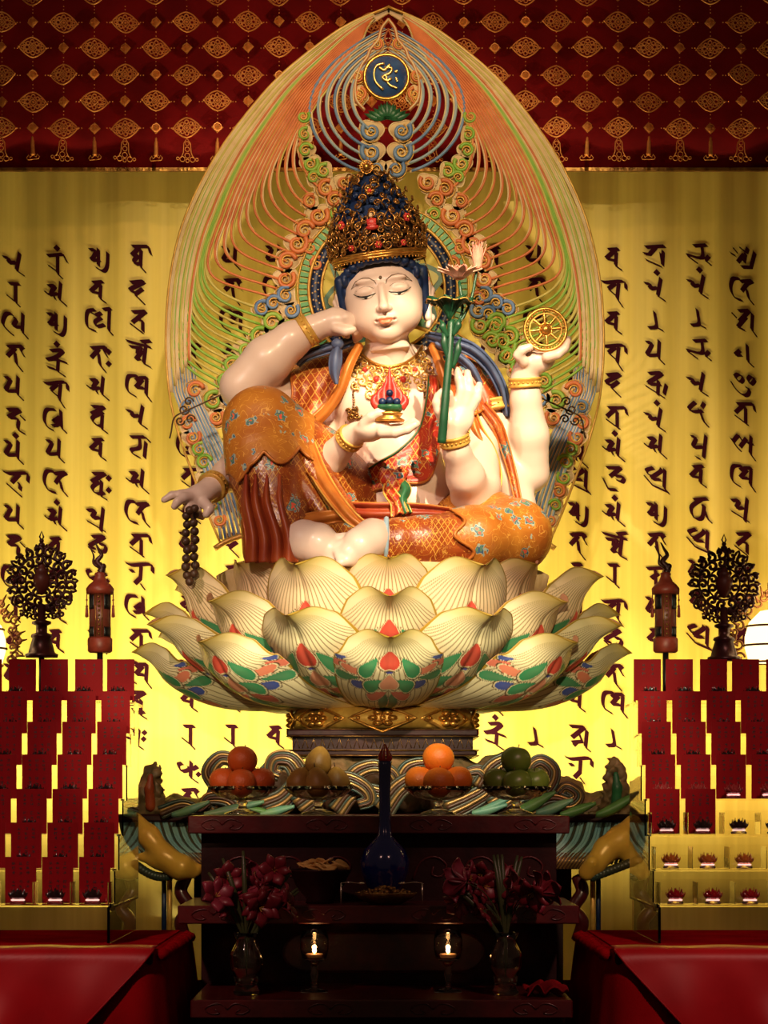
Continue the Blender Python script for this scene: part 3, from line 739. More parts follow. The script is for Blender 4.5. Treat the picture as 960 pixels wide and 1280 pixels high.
def make_petal(k):
    pr, W, curl = PROF[k]
    line = bez([Vector((r, 0, z)) for r, z in pr], 200)
    ln = [0]
    for a, c in zip(line[:-1], line[1:]): ln.append(ln[-1]+(c-a).length)
    L = ln[-1]
    def cl(u):
        t = u*L
        import bisect
        i = min(max(bisect.bisect_left(ln, t), 1), len(line)-1); f = (t-ln[i-1])/max(1e-9, ln[i]-ln[i-1]); return line[i-1].lerp(line[i], f)
    def shape(u):
        um = .66
        if u < um: return lerp(.55, 1, sin(pi/2*u/um))
        t = (u-um)/(1-um); return max(.0, 1-t**2.6)**.5
    b = MB(); C = []
    cls = [cl(i/NU) for i in range(NU+1)]
    for side in (0, 1):
        vs = []
        for i in range(NU+1):
            u = i/NU; c = cls[i]; a = cls[max(0, i-1)]; d = cls[min(NU, i+1)]
            t = (d-a).normalized(); nrm = Vector((t.z, 0, -t.x))   # outward / down
            wd = W*shape(u)
            for j in range(NV+1):
                v = 2*j/NV-1; y = v*wd
                cup = .34*(v*wd)**2/W*1.0*min(1, .4+u)
                cr = curl*max(0, (u-.80)/.20)**1.7*math.exp(-(y/(W*.34))**2)
                groove = .006*math.exp(-(v/.07)**2)*min(1, u*2)
                ridge = .003*max(0, (abs(v)-.9)/.1)
                p = c+Vector((0, y, 0))-nrm*(cup*1.6+groove-ridge)
                p += Vector((cr*1.2, 0, -cr*1.05))
                p -= Vector((1, 0, 0))*max(0, abs(y)-W*.5)**2*1.3
                if side: p -= nrm*.010*(1-.75*max(abs(v)**6, u**10))
                vs.append(p); C.append((*petal_color(v, u, W*shape(.6), L, side, k, c.z), 1))
        fs = []
        for i in range(NU):
            for j in range(NV):
                q = (i*(NV+1)+j, (i+1)*(NV+1)+j, (i+1)*(NV+1)+j+1, i*(NV+1)+j+1); fs.append(q if side else q[::-1])
        b.add(vs, fs)
    n1 = (NU+1)*(NV+1); rim = [i*(NV+1) for i in range(NU)]+[NU*(NV+1)+j for j in range(NV)]+[i*(NV+1)+NV for i in range(NU, -1, -1)]
    b.add([], []); 
    for a, c in zip(rim[:-1], rim[1:]): b.f.append((a, c, c+n1, a+n1)); b.m.append(0)
    b.c = C
    return b.build('petal', M['petal'], throne, local=True)
for k in range(5):
    src = make_petal(k)
    for i in range(8):
        ang = -88.3+45*i+(22.5 if k in (1, 3) else 0)
        o = src if i == 0 else src.copy()
        if i: COL.objects.link(o); o.parent = throne
        o.location = Vector((TX, 0, EYE))-Vector(throne.location); o.rotation_euler = (0, 0, radians(ang))
b = MB(); b.lathe([(.12, .27), (.3, .30), (.42, .45), (.50, .62), (.52, .695), (.50, .705), (.001, .705)], (TX, 0, EYE), 48)
b.build('seed_pod', M['cream'], throne)
# gold drum and carved square dais under the petals
b = MB(); b.lathe([(.20, .285), (.268, .28), (.285, .262), (.288, .245), (.28, .225), (.27, .218), (.20, .217)], (TX, 0, EYE), 64)
drum = b.build('drum', M['gold_paint'], throne)
for i in range(8):
    a = radians(-90+45*i); b = MB(); R_ = .288
    def on(s_, z): aa = a+s_/R_; return Vector((TX+R_*cos(aa), R_*sin(aa), EYE+.248+z))
    dm = [(-.105, 0), (0, .042), (.105, 0), (0, -.042)]
    b.tube([on(*q) for q in [(lerp(dm[k][0], dm[(k+1) % 4][0], j/6), lerp(dm[k][1], dm[(k+1) % 4][1], j/6)) for k in range(4) for j in range(6)]], .005, 6, closed=True)
    for k in range(6):
        t = 2*pi*k/6; b.ball(on(.03*cos(t), .018*sin(t)), (.016, .016, .009), 8, 6)
    b.ball(on(0, 0), .010, 8, 6); b.ball(on(.075, 0), .007, 8, 6); b.ball(on(-.075, 0), .007, 8, 6)
    b.build('diamond_ornament', M['gold'], throne)
dais = thing('dais', 'dark carved square plinth with gold edge lines between the lotus throne and the rocks', 'plinth', (TX, 0, EYE+.0))
b = MB(); b.box((TX, 0, EYE+.203), (.58, .58, .024), bev=.006); b.box((TX, 0, EYE+.172), (.545, .545, .05)); b.box((TX, 0, EYE+.142), (.57, .57, .02), bev=.006)
b.build('slab', M['dark_wood'], dais, smooth=False)
b = MB()
for z in (.213, .192, .150, .134): b.tube([(TX+sx*.2895, -sy*.2895, EYE+z) for sx, sy in ((-1, 1), (1, 1), (1, -1), (-1, -1))], .002, 4, closed=True)
for k in range(21):
    x = lerp(-.26, .26, k/20); b.tube([(TX+x-.009, -.274, EYE+.157), (TX+x, -.274, EYE+.185), (TX+x+.009, -.274, EYE+.157)], .0016, 4)
b.build('gold_trim', M['dark_gold'], dais)
b = MB(); b.box((TX, .0, EYE+.0465), (.46, .46, .174)); b.build('footing', M['dark_wood'], dais, smooth=False)
# post that carries the halo
b = MB(); b.box((TX, .48, EYE+.05), (.12, .05, 2.3)); b.box((TX, .50, EYE-.6), (.3, .2, 1.8)); b.build('support_post', M['dark_wood'], halo, smooth=False)
# ================================================================ signed-distance modelling for carved bodies
class Field:
    def __init__(s, lo, hi, h):
        s.lo = np.array(lo, float); s.h = h
        s.n = [int(math.ceil((hi[i]-lo[i])/h))+1 for i in range(3)]
        s.ax = [s.lo[i]+h*np.arange(s.n[i]) for i in range(3)]; s.V = np.full(s.n, 9.0, np.float32)
    def _sub(s, lo, hi):
        sl = []
        for i in range(3):
            a = max(0, int((lo[i]-s.lo[i])/s.h)); b_ = min(s.n[i], int((hi[i]-s.lo[i])/s.h)+2)
            if b_ <= a: return None
            sl.append(slice(a, b_))
        g = np.meshgrid(*[s.ax[i][sl[i]] for i in range(3)], indexing='ij'); return tuple(sl), g
    def blend(s, lo, hi, fn, k=0, op='u'):
        m = k+.012; r = s._sub(np.array(lo)-m, np.array(hi)+m)
        if r is None: return s
        sl, (X, Y, Z) = r; d = fn(X, Y, Z); v = s.V[sl]
        if op == 'u':
            if k > 0:
                hh = np.clip(.5+.5*(v-d)/k, 0, 1); nv = v*(1-hh)+d*hh-k*hh*(1-hh)
            else: nv = np.minimum(v, d)
        else:
            d = -d
            if k > 0:
                hh = np.clip(.5-.5*(v-d)/k, 0, 1); nv = v*(1-hh)+d*hh+k*hh*(1-hh)
            else: nv = np.maximum(v, d)
        s.V[sl] = nv.astype(np.float32); return s
    def cone(s, a, b_, r1, r2, k=.012, op='u', grow=0):
        a = np.array(a, float); b_ = np.array(b_, float); r1 += grow; r2 += grow
        R_ = max(r1, r2)
        def fn(X, Y, Z):
            ba = b_-a; l2 = ba.dot(ba); px_, py_, pz_ = X-a[0], Y-a[1], Z-a[2]
            t = np.clip((px_*ba[0]+py_*ba[1]+pz_*ba[2])/l2, 0, 1)
            return np.sqrt((px_-t*ba[0])**2+(py_-t*ba[1])**2+(pz_-t*ba[2])**2)-(r1+(r2-r1)*t)
        return s.blend(np.minimum(a, b_)-R_, np.maximum(a, b_)+R_, fn, k, op)
    def ell(s, c, r, k=.012, op='u', rot=None, grow=0):
        c = np.array(c, float); r = np.array(r, float)+grow; R_ = max(r)
        RT = np.array(rot.transposed()) if rot is not None else None
        def fn(X, Y, Z):
            x, y, z = X-c[0], Y-c[1], Z-c[2]
            if RT is not None: x, y, z = [RT[i, 0]*x+RT[i, 1]*y+RT[i, 2]*z for i in range(3)]
            q = np.sqrt((x/r[0])**2+(y/r[1])**2+(z/r[2])**2)+1e-9
            g = np.sqrt((x/r[0]**2)**2+(y/r[1]**2)**2+(z/r[2]**2)**2)+1e-9
            return q*(q-1)/g
        return s.blend(c-R_, c+R_, fn, k, op)
    def chain(s, pts, rad, k=.01, grow=0):
        for i in range(len(pts)-1): s.cone(pts[i], pts[i+1], rad[i], rad[i+1], k, grow=grow)
        return s
    def mesh(s, b, mi=0, smooth=1):
        V = s.V; sg = V < 0; n = np.array(V.shape)-1
        cnt = np.zeros(tuple(n), np.int8)
        C = [(i, j, k) for i in (0, 1) for j in (0, 1) for k in (0, 1)]
        for (i, j, k) in C: cnt += sg[i:i+n[0], j:j+n[1], k:k+n[2]]
        act = (cnt > 0) & (cnt < 8); ijk = np.argwhere(act); idx = -np.ones(tuple(n), np.int64); idx[act] = np.arange(len(ijk))
        acc = np.zeros((len(ijk), 3)); num = np.zeros(len(ijk))
        for a in C:
            for ax in range(3):
                if a[ax]: continue
                c = list(a); c[ax] = 1
                va = V[ijk[:, 0]+a[0], ijk[:, 1]+a[1], ijk[:, 2]+a[2]]; vb = V[ijk[:, 0]+c[0], ijk[:, 1]+c[1], ijk[:, 2]+c[2]]
                m = (va < 0) != (vb < 0); t = np.where(m, va/np.where(m, va-vb, 1), 0)
                p = np.tile(np.array(a, float), (len(ijk), 1)); p[:, ax] += t; acc[m] += p[m]; num[m] += 1
        vs = s.lo+s.h*(ijk+acc/num[:, None]); F = []
        for ax in range(3):
            o1, o2 = (ax+1) % 3, (ax+2) % 3
            sl0 = [slice(0, None)]*3; sl1 = [slice(0, None)]*3; sl0[ax] = slice(0, -1); sl1[ax] = slice(1, None)
            A = sg[tuple(sl0)]; B_ = sg[tuple(sl1)]; cr = A != B_; e = np.argwhere(cr)
            ok = (e[:, o1] > 0) & (e[:, o2] > 0) & (e[:, o1] < n[o1]) & (e[:, o2] < n[o2]) & (e[:, ax] < n[ax]); e = e[ok]
            ins = A[e[:, 0], e[:, 1], e[:, 2]]
            def g(d1, d2):
                q = e.copy(); q[:, o1] -= d1; q[:, o2] -= d2; return idx[q[:, 0], q[:, 1], q[:, 2]]
            q = np.stack([g(1, 1), g(0, 1), g(0, 0), g(1, 0)], 1); q[~ins] = q[~ins][:, ::-1]; F.append(q)
        F = np.concatenate(F)
        for _ in range(smooth):        # one light relaxation along the surface
            su = np.zeros_like(vs); c_ = np.zeros(len(vs))
            for i in range(4):
                np.add.at(su, F[:, i], vs[F[:, (i+1) % 4]]); np.add.at(su, F[:, i], vs[F[:, (i-1) % 4]]); np.add.at(c_, F[:, i], 2)
            vs = vs*.5+su/c_[:, None]*.5
        b0 = len(b.v); b.v += [tuple(p) for p in vs.tolist()]; b.f += [tuple(q) for q in (F+b0).tolist()]; b.m += [mi]*len(F)
        return b
    def at(s, p):
        q = [(p[i]-s.lo[i])/s.h for i in range(3)]; i = [int(max(0, min(s.n[k]-2, q[k]))) for k in range(3)]; f = [q[k]-i[k] for k in range(3)]
        r = 0
        for a in (0, 1):
            for c in (0, 1):
                for d in (0, 1):
                    r += s.V[i[0]+a, i[1]+c, i[2]+d]*(f[0] if a else 1-f[0])*(f[1] if c else 1-f[1])*(f[2] if d else 1-f[2])
        return r
    def front(s, x, z, y0=None):
        """first surface met going away from the camera at (x, z)"""
        y = s.lo[1] if y0 is None else y0
        while y < s.ax[1][-1]:
            if s.at((x, y, z)) < 0: break
            y += s.h
        a, c = y-s.h, y
        for _ in range(8):
            m = (a+c)/2
            if s.at((x, m, z)) < 0: c = m
            else: a = m
        return Vector((x, c, z))
R = lambda px, Y=0: PX(px, Y)
M['skin'] = mat('skin_paint', (.76, .57, .47), .38, 0, (.74, .53, .43), 6, coat=.15)
statue = thing('statue', 'painted six-armed seated figure statue in orange robe and gold crown on the lotus throne', 'statue', P(480, 695, 0))
F_ = Field((-.85, -.80, EYE+.66), (.80, .40, EYE+1.62), .0052)
def J(x, y, Y): return tuple(P(x, y, Y))
def limb(f, js, k=.014, grow=0):
    f.chain([J(x, y, Y) for x, y, Y, r in js], [R(r, Y) for x, y, Y, r in js], k, grow)
# torso
F_.ell(J(508, 668, .02), (R(92), R(66), R(48)), .04)
F_.cone(J(510, 640, 0), J(494, 572, .0), R(66), R(54), .05)
F_.ell(J(512, 628, -.06), (R(70), R(38), R(40)), .05)           # belly
F_.ell(J(488, 520, .0), (R(80), R(50), R(66)), .05)
F_.ell(J(452, 500, -.075), (R(36), R(24), R(30)), .035); F_.ell(J(530, 500, -.075), (R(36), R(24), R(30)), .035)
F_.cone(J(487, 470, .0), J(484, 428, -.04), R(42), R(26), .03)
F_.cone(J(486, 462, -.04), J(484, 430, -.085), R(28), R(24), .04)
for (x, y, r) in ((400, 486, 30), (585, 482, 31)): F_.ell(J(x, y, .03), (R(r+4), R(r), R(r)), .05)
F_.cone(J(452, 452, .03), J(402, 474, .03), R(19), R(24), .04); F_.cone(J(520, 450, .03), J(584, 470, .03), R(19), R(24), .04)
T_ = Field((0, 0, 0), (.01, .01, .01), .005); T_.lo, T_.h, T_.n, T_.ax, T_.V = F_.lo, F_.h, F_.n, F_.ax, F_.V.copy()      # torso alone, for fitted cloth
ARM1 = [(398, 484, .02, 27), (338, 502, -.06, 29), (303, 484, -.13, 27)]
FOR1 = [(303, 484, -.13, 28), (335, 450, -.14, 30), (365, 425, -.15, 23), (390, 411, -.155, 16), (408, 404, -.155, 15)]
ARM2 = [(408, 505, .02, 25), (378, 590, -.08, 24), (385, 606, -.12, 22)]
FOR2 = [(385, 606, -.12, 23), (412, 575, -.22, 21), (438, 547, -.31, 14), (447, 541, -.33, 13)]
ARM3 = [(395, 500, .04, 25), (330, 560, -.02, 26), (302, 580, -.10, 25)]
FOR3 = [(302, 580, -.10, 25), (284, 595, -.20, 20), (268, 607, -.28, 15), (258, 614, -.31, 14)]
ARM4 = [(592, 488, .06, 27), (640, 545, .02, 27), (662, 592, -.03, 23)]
FOR4 = [(662, 592, -.03, 24), (661, 545, -.07, 25), (657, 500, -.10, 19), (656, 474, -.11, 17), (660, 462, -.12, 17)]
ARM5 = [(590, 492, .02, 28), (622, 545, -.02, 25), (640, 600, -.05, 24), (655, 650, -.07, 19), (668, 690, -.09, 14)]
ARM6 = [(580, 500, .0, 27), (596, 560, -.08, 28), (598, 608, -.16, 27), (590, 622, -.19, 25)]
FOR6 = [(590, 620, -.19, 26), (582, 596, -.26, 24), (571, 565, -.32, 17), (567, 545, -.34, 15)]
for a in (ARM1, ARM2, ARM3, ARM4, ARM5, ARM6): limb(F_, a)
U_ = Field((0, 0, 0), (.01, .01, .01), .005); U_.lo, U_.h, U_.n, U_.ax, U_.V = F_.lo, F_.h, F_.n, F_.ax, F_.V.copy()      # torso and upper arms
for a in (FOR1, FOR2, FOR3, FOR4, FOR6): limb(F_, a)
# legs
TH1 = [(455, 655, .0, 50), (390, 585, -.14, 45), (328, 532, -.27, 36)]
SH1 = [(326, 532, -.27, 36), (334, 590, -.34, 36), (352, 650, -.40, 27), (362, 676, -.43, 22)]
TH2 = [(530, 662, .0, 46), (600, 664, -.12, 42), (645, 668, -.22, 34)]
SH2 = [(642, 672, -.24, 33), (590, 678, -.36, 33), (530, 680, -.43, 26), (486, 676, -.47, 20)]
for a in (TH1, SH1, TH2, SH2): limb(F_, a, .02)
# feet: soles turned to each other
def foot(js, toes, k=.012):
    limb(F_, js, k*.6)
    for t in toes: limb(F_, t, .006)
foot([(364, 680, -.43, 22), (380, 676, -.47, 26), (398, 680, -.49, 26), (414, 688, -.505, 17)],
     [[(412+3*i, 698-5*i, -.52+.006*i, 8), (424+3*i, 702-5*i, -.53+.008*i, 6.5)] for i in range(4)]+[[(420, 676, -.50, 9), (430, 672, -.51, 7)]])
foot([(484, 672, -.47, 20), (466, 672, -.50, 24), (450, 682, -.525, 23), (438, 692, -.535, 17)],
     [[(436-3*i, 700-6*i, -.555+.008*i, 7.5), (426-2*i, 703-6*i, -.565+.010*i, 6)] for i in range(4)], k=.008)
# hands ------------------------------------------------------
def finger(js, k=.004):
    limb(F_, js, k)
# hand 1: bent at the wrist, fingers resting on the cheek
limb(F_, [(405, 404, -.155, 14), (420, 401, -.16, 16), (436, 402, -.17, 12)], .012)
F_.ell(J(424, 406, -.165), (R(18), R(11), R(14)), .012)
for i in range(4): finger([(432, 397+4.5*i, -.19+.02*i, 6.5), (444, 399+4.5*i, -.175+.02*i, 6), (449, 408+4*i, -.16+.015*i, 5), (444, 416+3*i, -.15+.015*i, 4.5)])
finger([(420, 410, -.19, 6.5), (432, 414, -.20, 6), (441, 412, -.20, 5)])
# hand 2: palm up under the jewel
F_.ell(J(462, 538, -.36), (R(19), R(17), R(11)), .012); limb(F_, [(446, 541, -.33, 13), (462, 538, -.36, 13), (478, 536, -.39, 11)], .012)
for i in range(4):
    yy = -.42+.028*i; finger([(478, 541-1.2*i, yy+.01, 7.2), (494, 541-1.5*i, yy-.015, 6.6), (509, 537-1.5*i, yy-.025, 5.8), (521-2*abs(i-1), 531-1.5*i, yy-.028, 4.8)])
finger([(456, 530, -.385, 8), (464, 521, -.405, 6.5), (473, 516, -.41, 6), (479, 516, -.412, 5)])
# hand 3: hanging down with the beads
F_.ell(J(249, 620, -.335), (R(17), R(13), R(12)), .012); limb(F_, [(260, 613, -.31, 13), (248, 620, -.335, 13), (240, 624, -.345, 11)], .012)
finger([(241, 616, -.35, 7), (226, 618, -.365, 6), (215, 619, -.37, 5.3), (205, 625, -.372, 4.3)])
finger([(242, 621, -.355, 7), (230, 622, -.385, 6.3), (222, 627, -.40, 5.6), (218, 633, -.40, 4.6)])
finger([(243, 628, -.345, 7), (236, 634, -.37, 6.2), (236, 641, -.38, 5.4), (240, 645, -.375, 4.5)])
finger([(248, 631, -.335, 6.8), (245, 638, -.35, 6), (249, 644, -.355, 5), (253, 646, -.35, 4.4)])
finger([(255, 628, -.36, 7), (262, 636, -.375, 6.5), (258, 643, -.38, 5.2)])
# hand 4: raised, palm up, carrying the wheel
F_.ell(J(672, 451, -.14), (R(20), R(12), R(15)), .012); limb(F_, [(658, 462, -.12, 15), (670, 452, -.14, 13), (684, 447, -.15, 10)], .012)
for i in range(4): finger([(684, 446-1*i, -.18+.024*i, 6.8), (697, 443-1*i, -.185+.024*i, 6), (706, 436-1*i, -.185+.022*i, 5.3), (710, 427-1*i, -.18+.02*i, 4.6)])
finger([(655, 452, -.165, 7.5), (648, 444, -.18, 6.8), (652, 438, -.19, 6), (662, 434, -.19, 5)])
# hand 6: palm to the front, fingers up, thumb and forefinger on the stem
F_.ell(J(571, 520, -.36), (R(21), R(9), R(23)), .012); limb(F_, [(567, 545, -.34, 14), (570, 530, -.355, 15)], .012)
finger([(574, 503, -.365, 7.3), (577, 488, -.372, 6.6), (574, 474, -.372, 6), (571, 463, -.366, 5)])
finger([(582, 505, -.362, 7.2), (587, 490, -.368, 6.5), (586, 477, -.368, 5.8), (584, 466, -.36, 4.8)])
finger([(589, 510, -.358, 6.8), (596, 498, -.362, 6), (598, 489, -.362, 5.4), (599, 481, -.356, 4.5)])
finger([(563, 505, -.37, 7.3), (560, 493, -.392, 6.4), (553, 491, -.408, 5.8), (547, 497, -.405, 5)])
finger([(556, 526, -.375, 8.2), (549, 513, -.395, 7), (546, 503, -.402, 6), (547, 495, -.402, 5)])
bm_ = MB(); F_.mesh(bm_)

# ---------------------------------------------------------------- head (own frame: pixels, x right, y away, z up), leaning on the hand
HR = Matrix.Rotation(radians(-7), 3, 'Y') @ Matrix.Rotation(radians(-3), 3, 'Z') @ Matrix.Rotation(radians(4), 3, 'X')
HP = Vector(P(480, 374, -.12)); HS = R(1, -.12)
h_ = Field((-66, -64, -92), (66, 74, 66), 1.05)
h_.ell((0, 12, 8), (49.5, 52, 50), 1)
h_.ell((0, -8, 0), (48, 37, 47), 8)
h_.ell((0, -12, -22), (44, 31, 30), 10)
h_.ell((0, -25, -44), (15, 13, 11), 9)
for sx in (-1, 1):
    h_.ell((sx*22, -24, -18), (17, 15, 18), 10)               # cheek
    h_.ell((sx*18, -39, 20), (15, 5, 4), 6)                    # brow
    h_.ell((sx*20.5, -45, 6), (11, 5, 5.5), 5, 's')            # socket
    h_.ell((sx*20.5, -34.5, 6.5), (13, 9.5, 8), 2.5)             # lidded eye
h_.cone((0, -44, 10), (0, -51, -14), 3.2, 5, 5)
h_.ell((0, -52, -16), (6, 6.2, 5), 3.5)
for sx in (-1, 1): h_.ell((sx*6.0, -46.5, -17.2), (3.9, 5, 3.6), 2); h_.ell((sx*3.4, -51.5, -20.6), (1.6, 2, 1.0), .8, 's')
h_.ell((0, -41, -29), (13, 6, 7), 6)
h_.ell((0, -44, -24), (1.6, 3.5, 3), 2, 's')
for sx in (-1, 1): h_.ell((sx*4.2, -45.4, -28.6), (5.6, 3.4, 2.5), 2); h_.ell((sx*10.6, -42, -30.4), (2.6, 3, 1.6), 2, 's')
h_.ell((0, -45, -33.8), (7.2, 3.6, 3.2), 2)
h_.ell((0, -49.8, -31.0), (9, 3, .8), .8, 's')
h_.ell((0, -43, -39.0), (8, 4, 2.4), 3, 's')
h_.cone((0, 4, -38), (0, 14, -80), 24, 19, 8)
h_.ell((0, -2, -62), (24, 17, 3.5), 10)
for sx in (-1, 1):          # long-lobed ears
    for (z0, z1, x0, x1, r0, r1) in ((10, -4, 50, 49.5, 5, 4.2), (-4, -30, 49.5, 50, 4.2, 4.6), (-30, -40, 50, 49, 4.8, 3.6)): h_.cone((sx*(x0+6), 0, z0), (sx*(x1+(5 if z1 > -20 else 2)), -1 if z1 > -20 else -5, z1), r0, r1, 1.5)
    h_.cone((sx*55, 2, 14), (sx*61, 4, 4), 3.5, 3.5, 2); h_.cone((sx*61, 4, 4), (sx*57, 0, -14), 3.5, 3, 2)
def HW(p): return HP+HR @ (Vector(p)*HS)
hb = MB(); h_.mesh(hb, 0, 1); hb.v = [tuple(HW(p)) for p in hb.v]
bm_.add(hb.v, hb.f, 0)
body = bm_.build('body', M['skin'], statue)
def onface(x, z, lift=.25): p = h_.front(x, z, -62); return HW(p+Vector((0, -lift, 0)))
M['brow'] = mat('brow_paint', (.16, .09, .05), .5); M['lip'] = mat('lip_paint', (.72, .20, .10), .35); M['eye_white'] = mat('eye_white', (.62, .52, .42), .3)
for sx in (-1, 1):
    b = MB(); b.tube([onface(sx*x, z) for x, z in ((5.5, 13), (8, 18.5), (14, 22.5), (22, 23.5), (31, 20.5), (38, 14))], [.35*HS, .6*HS, .75*HS, .75*HS, .6*HS, .3*HS], 6); b.build('eyebrow', M['brow'], statue)
    b = MB(); b.tube([onface(sx*x, z, .1) for x, z in ((8, 3.2), (12.5, 1.8), (18, .8), (24, .8), (30, 2.6), (36, 6.5))], [.5*HS, 1.0*HS, 1.15*HS, 1.15*HS, .9*HS, .35*HS], 6); b.build('eyelid_line', M['black'], statue)
    b = MB(); b.tube([onface(sx*x, z, -.35) for x, z in ((10, 1.2), (16, -.9), (24, -.9), (32, 2.2))], [.5*HS, 1.8*HS, 1.8*HS, .5*HS], 6); b.build('eye', M['eye_white'], statue)
    b = MB(); b.tube([onface(sx*x, z, .0) for x, z in ((10, 9.5), (15, 12.6), (21, 13.6), (27, 12), (32, 8.5))], .28*HS, 5); b.build('eyelid_fold', M['brow'], statue)
    b = MB(); b.tube([onface(sx*x, z, .15) for x, z in ((17, -.6), (20.5, -1.0), (24, -.6))], [.9*HS, 1.8*HS, .9*HS], 6); b.build('pupil', M['black'], statue)
b = MB(); b.ball(onface(0, 21.5, -.6), 2.3*HS, 12, 8); b.build('forehead_jewel', M['brow'], statue)
def lipsurf(b, up):
    def fn(u, v):
        x = lerp(-10.5, 10.5, u); e = max(0, 1-(x/10.5)**2)
        mid = -31.0+.6*(x/10.5)**2
        if up: top = mid+3.9*e**.7-1.3*math.exp(-(x/1.9)**2); z = lerp(mid, top, v)
        else: z = lerp(mid-5.6*max(0, 1-(x/8.6)**2)**.7, mid, v)
        return onface(x, z, .22)
    b.grid(fn, 28, 6)
b = MB(); lipsurf(b, 1); lipsurf(b, 0); b.build('lips', M['lip'], statue)
# hair: dark blue cap with scalloped fringe and side locks
hh = Field((-66, -64, -60), (66, 74, 70), 1.6)
hh.ell((0, 14, 14), (53, 54, 53), 1)
hh.cone((-51.5, -4, 28), (-50.5, -3, -30), 7.5, 4.5, 6); hh.cone((51.5, -4, 28), (50.5, -3, -30), 7.5, 4.5, 6)
hh.ell((0, -34, -10), (44.5, 40, 54), 3, 's')
for i in range(11):
    a = lerp(-1.22, 1.22, i/10); hh.ell((46*sin(a), 8-50*cos(a), 44.5-13*abs(sin(a))**2.5), (7.4, 5.5, 6.0), 2)
for sx in (-1, 1):
    for i in range(4): hh.ell((sx*(45.5+i*.6), -19+7*i, 26-13*i), (4.2, 5.5, 8), 2.5)
hb = MB(); hh.mesh(hb); hb.v = [tuple(HW(p)) for p in hb.v]; hb.build('hair', M['dark_blue'], statue)

# ---------------------------------------------------------------- crown
M['crown_gold'] = mat('crown_gold', (.55, .27, .06), .33, .8, (.22, .08, .02), 60, .2)
M['lining'] = mat('crown_lining', (.03, .012, .006), .5)
random.seed(4)
crown = bpy.data.objects.new('crown', None); COL.objects.link(crown); crown.parent = statue; crown.location = HW((0, 0, 60))-wloc(statue)
def CR(a, z, r): return HW((r*sin(a), 10-r*1.02*cos(a), z))
b = MB()
for z, r, t in ((49.5, 57, 1.8), (52.5, 58, 2.2), (55.5, 58.5, 1.5)): b.tube([CR(2*pi*i/56, z-3*cos(2*pi*i/56), r) for i in range(56)], t*HS, 6, closed=True)
for i in range(60): b.ball(CR(2*pi*i/60, 46.5-3*cos(2*pi*i/60), 57.5), 1.5*HS, 6, 4)
b.build('crown_band', M['gold'], crown)
def crown_r(z):
    return float(np.interp(z, [50, 62, 80, 96, 112, 130, 150, 166], [57, 59, 59, 53, 45, 34, 21, 10]))
b = MB()
b.grid(lambda u, v: CR(2*pi*u, lerp(50, 92, v), crown_r(lerp(50, 92, v))-5.5), 48, 8)
b.build('crown_lining', M['lining'], crown)
b = MB()
rows = [(59, 26), (65, 24), (70, 24), (78, 22), (86, 20), (94, 17)]
for ri, (z, n) in enumerate(rows):
    for i in range(n):
        a = 2*pi*(i+.5*(ri % 2))/n; hand = 1 if (i+ri) % 2 else -1; r0 = random.uniform(4.6, 6.8); lift = random.uniform(0, 4.5)
        pts = []
        for k in range(15):
            f = k/14; q = r0*(1-.8*f); t = hand*f*3.3*pi+random.uniform(0, .15)+i*1.7
            zz = z+q*sin(t); aa = a+q*cos(t)/58; pts.append(CR(aa, zz, crown_r(zz)-2+lift+2.5*sin(3*f)))
        b.tube(pts, [HS*lerp(1.35, .7, k/14) for k in range(15)], 5)
        if i % 2: b.ball(CR(a, z, crown_r(z)+2+lift*.5), 1.7*HS, 6, 5)
for i in range(40):
    a = 2*pi*i/40; z0 = 60+26*((i*.618) % 1); b.tube([CR(a, z0, crown_r(z0)), CR(a+.03, z0+6, crown_r(z0)+5), CR(a-.02, z0+10, crown_r(z0)+8)], [1.6*HS, 1.3*HS, .4*HS], 5)
b.build('filigree', M['crown_gold'], crown)
b = MB()       # upright flame leaves on the rim of the openwork
for i in range(17):
    a = 2*pi*i/17; z0 = 86; hgt = random.uniform(15, 22)
    for s_ in (-1, 1):
        b.tube([CR(a+s_*.09, z0, crown_r(z0)+1), CR(a+s_*.13, z0+hgt*.4, crown_r(z0+hgt*.4)+2), CR(a+s_*.05, z0+hgt*.8, crown_r(z0+hgt*.8)+3.5), CR(a, z0+hgt, crown_r(z0+hgt)+5)], [1.3*HS, 1.3*HS, 1.0*HS, .5*HS], 5)
    b.ball(CR(a, z0+hgt*.45, crown_r(z0+hgt*.45)+3), 2.1*HS, 6, 5)
b.build('crown_leaf', M['crown_gold'], crown)
b = MB()
b.grid(lambda u, v: CR(2*pi*u, lerp(88, 160, v), crown_r(lerp(88, 160, v))-6), 36, 12)
for z, n in ((98, 17), (108, 15), (118, 13), (128, 11), (138, 9), (147, 7)):
    for i in range(n):
        a = 2*pi*(i+random.random()*.4)/n; c = CR(a, z, crown_r(z)-1.5); b.ball(c, (4.8*HS, 4.4*HS, 4.6*HS), 8, 6)
        pts = [];
        for k in range(9): t = k/8*2*pi*1.1+i; pts.append(CR(a+3.6*cos(t)*(1-.3*k/8)/crown_r(z), z+3.6*sin(t)*(1-.3*k/8), crown_r(z)+2.2))
        b.tube(pts, 1.2*HS, 5)
b.build('topknot', M['dark_blue'], crown)
b = MB()
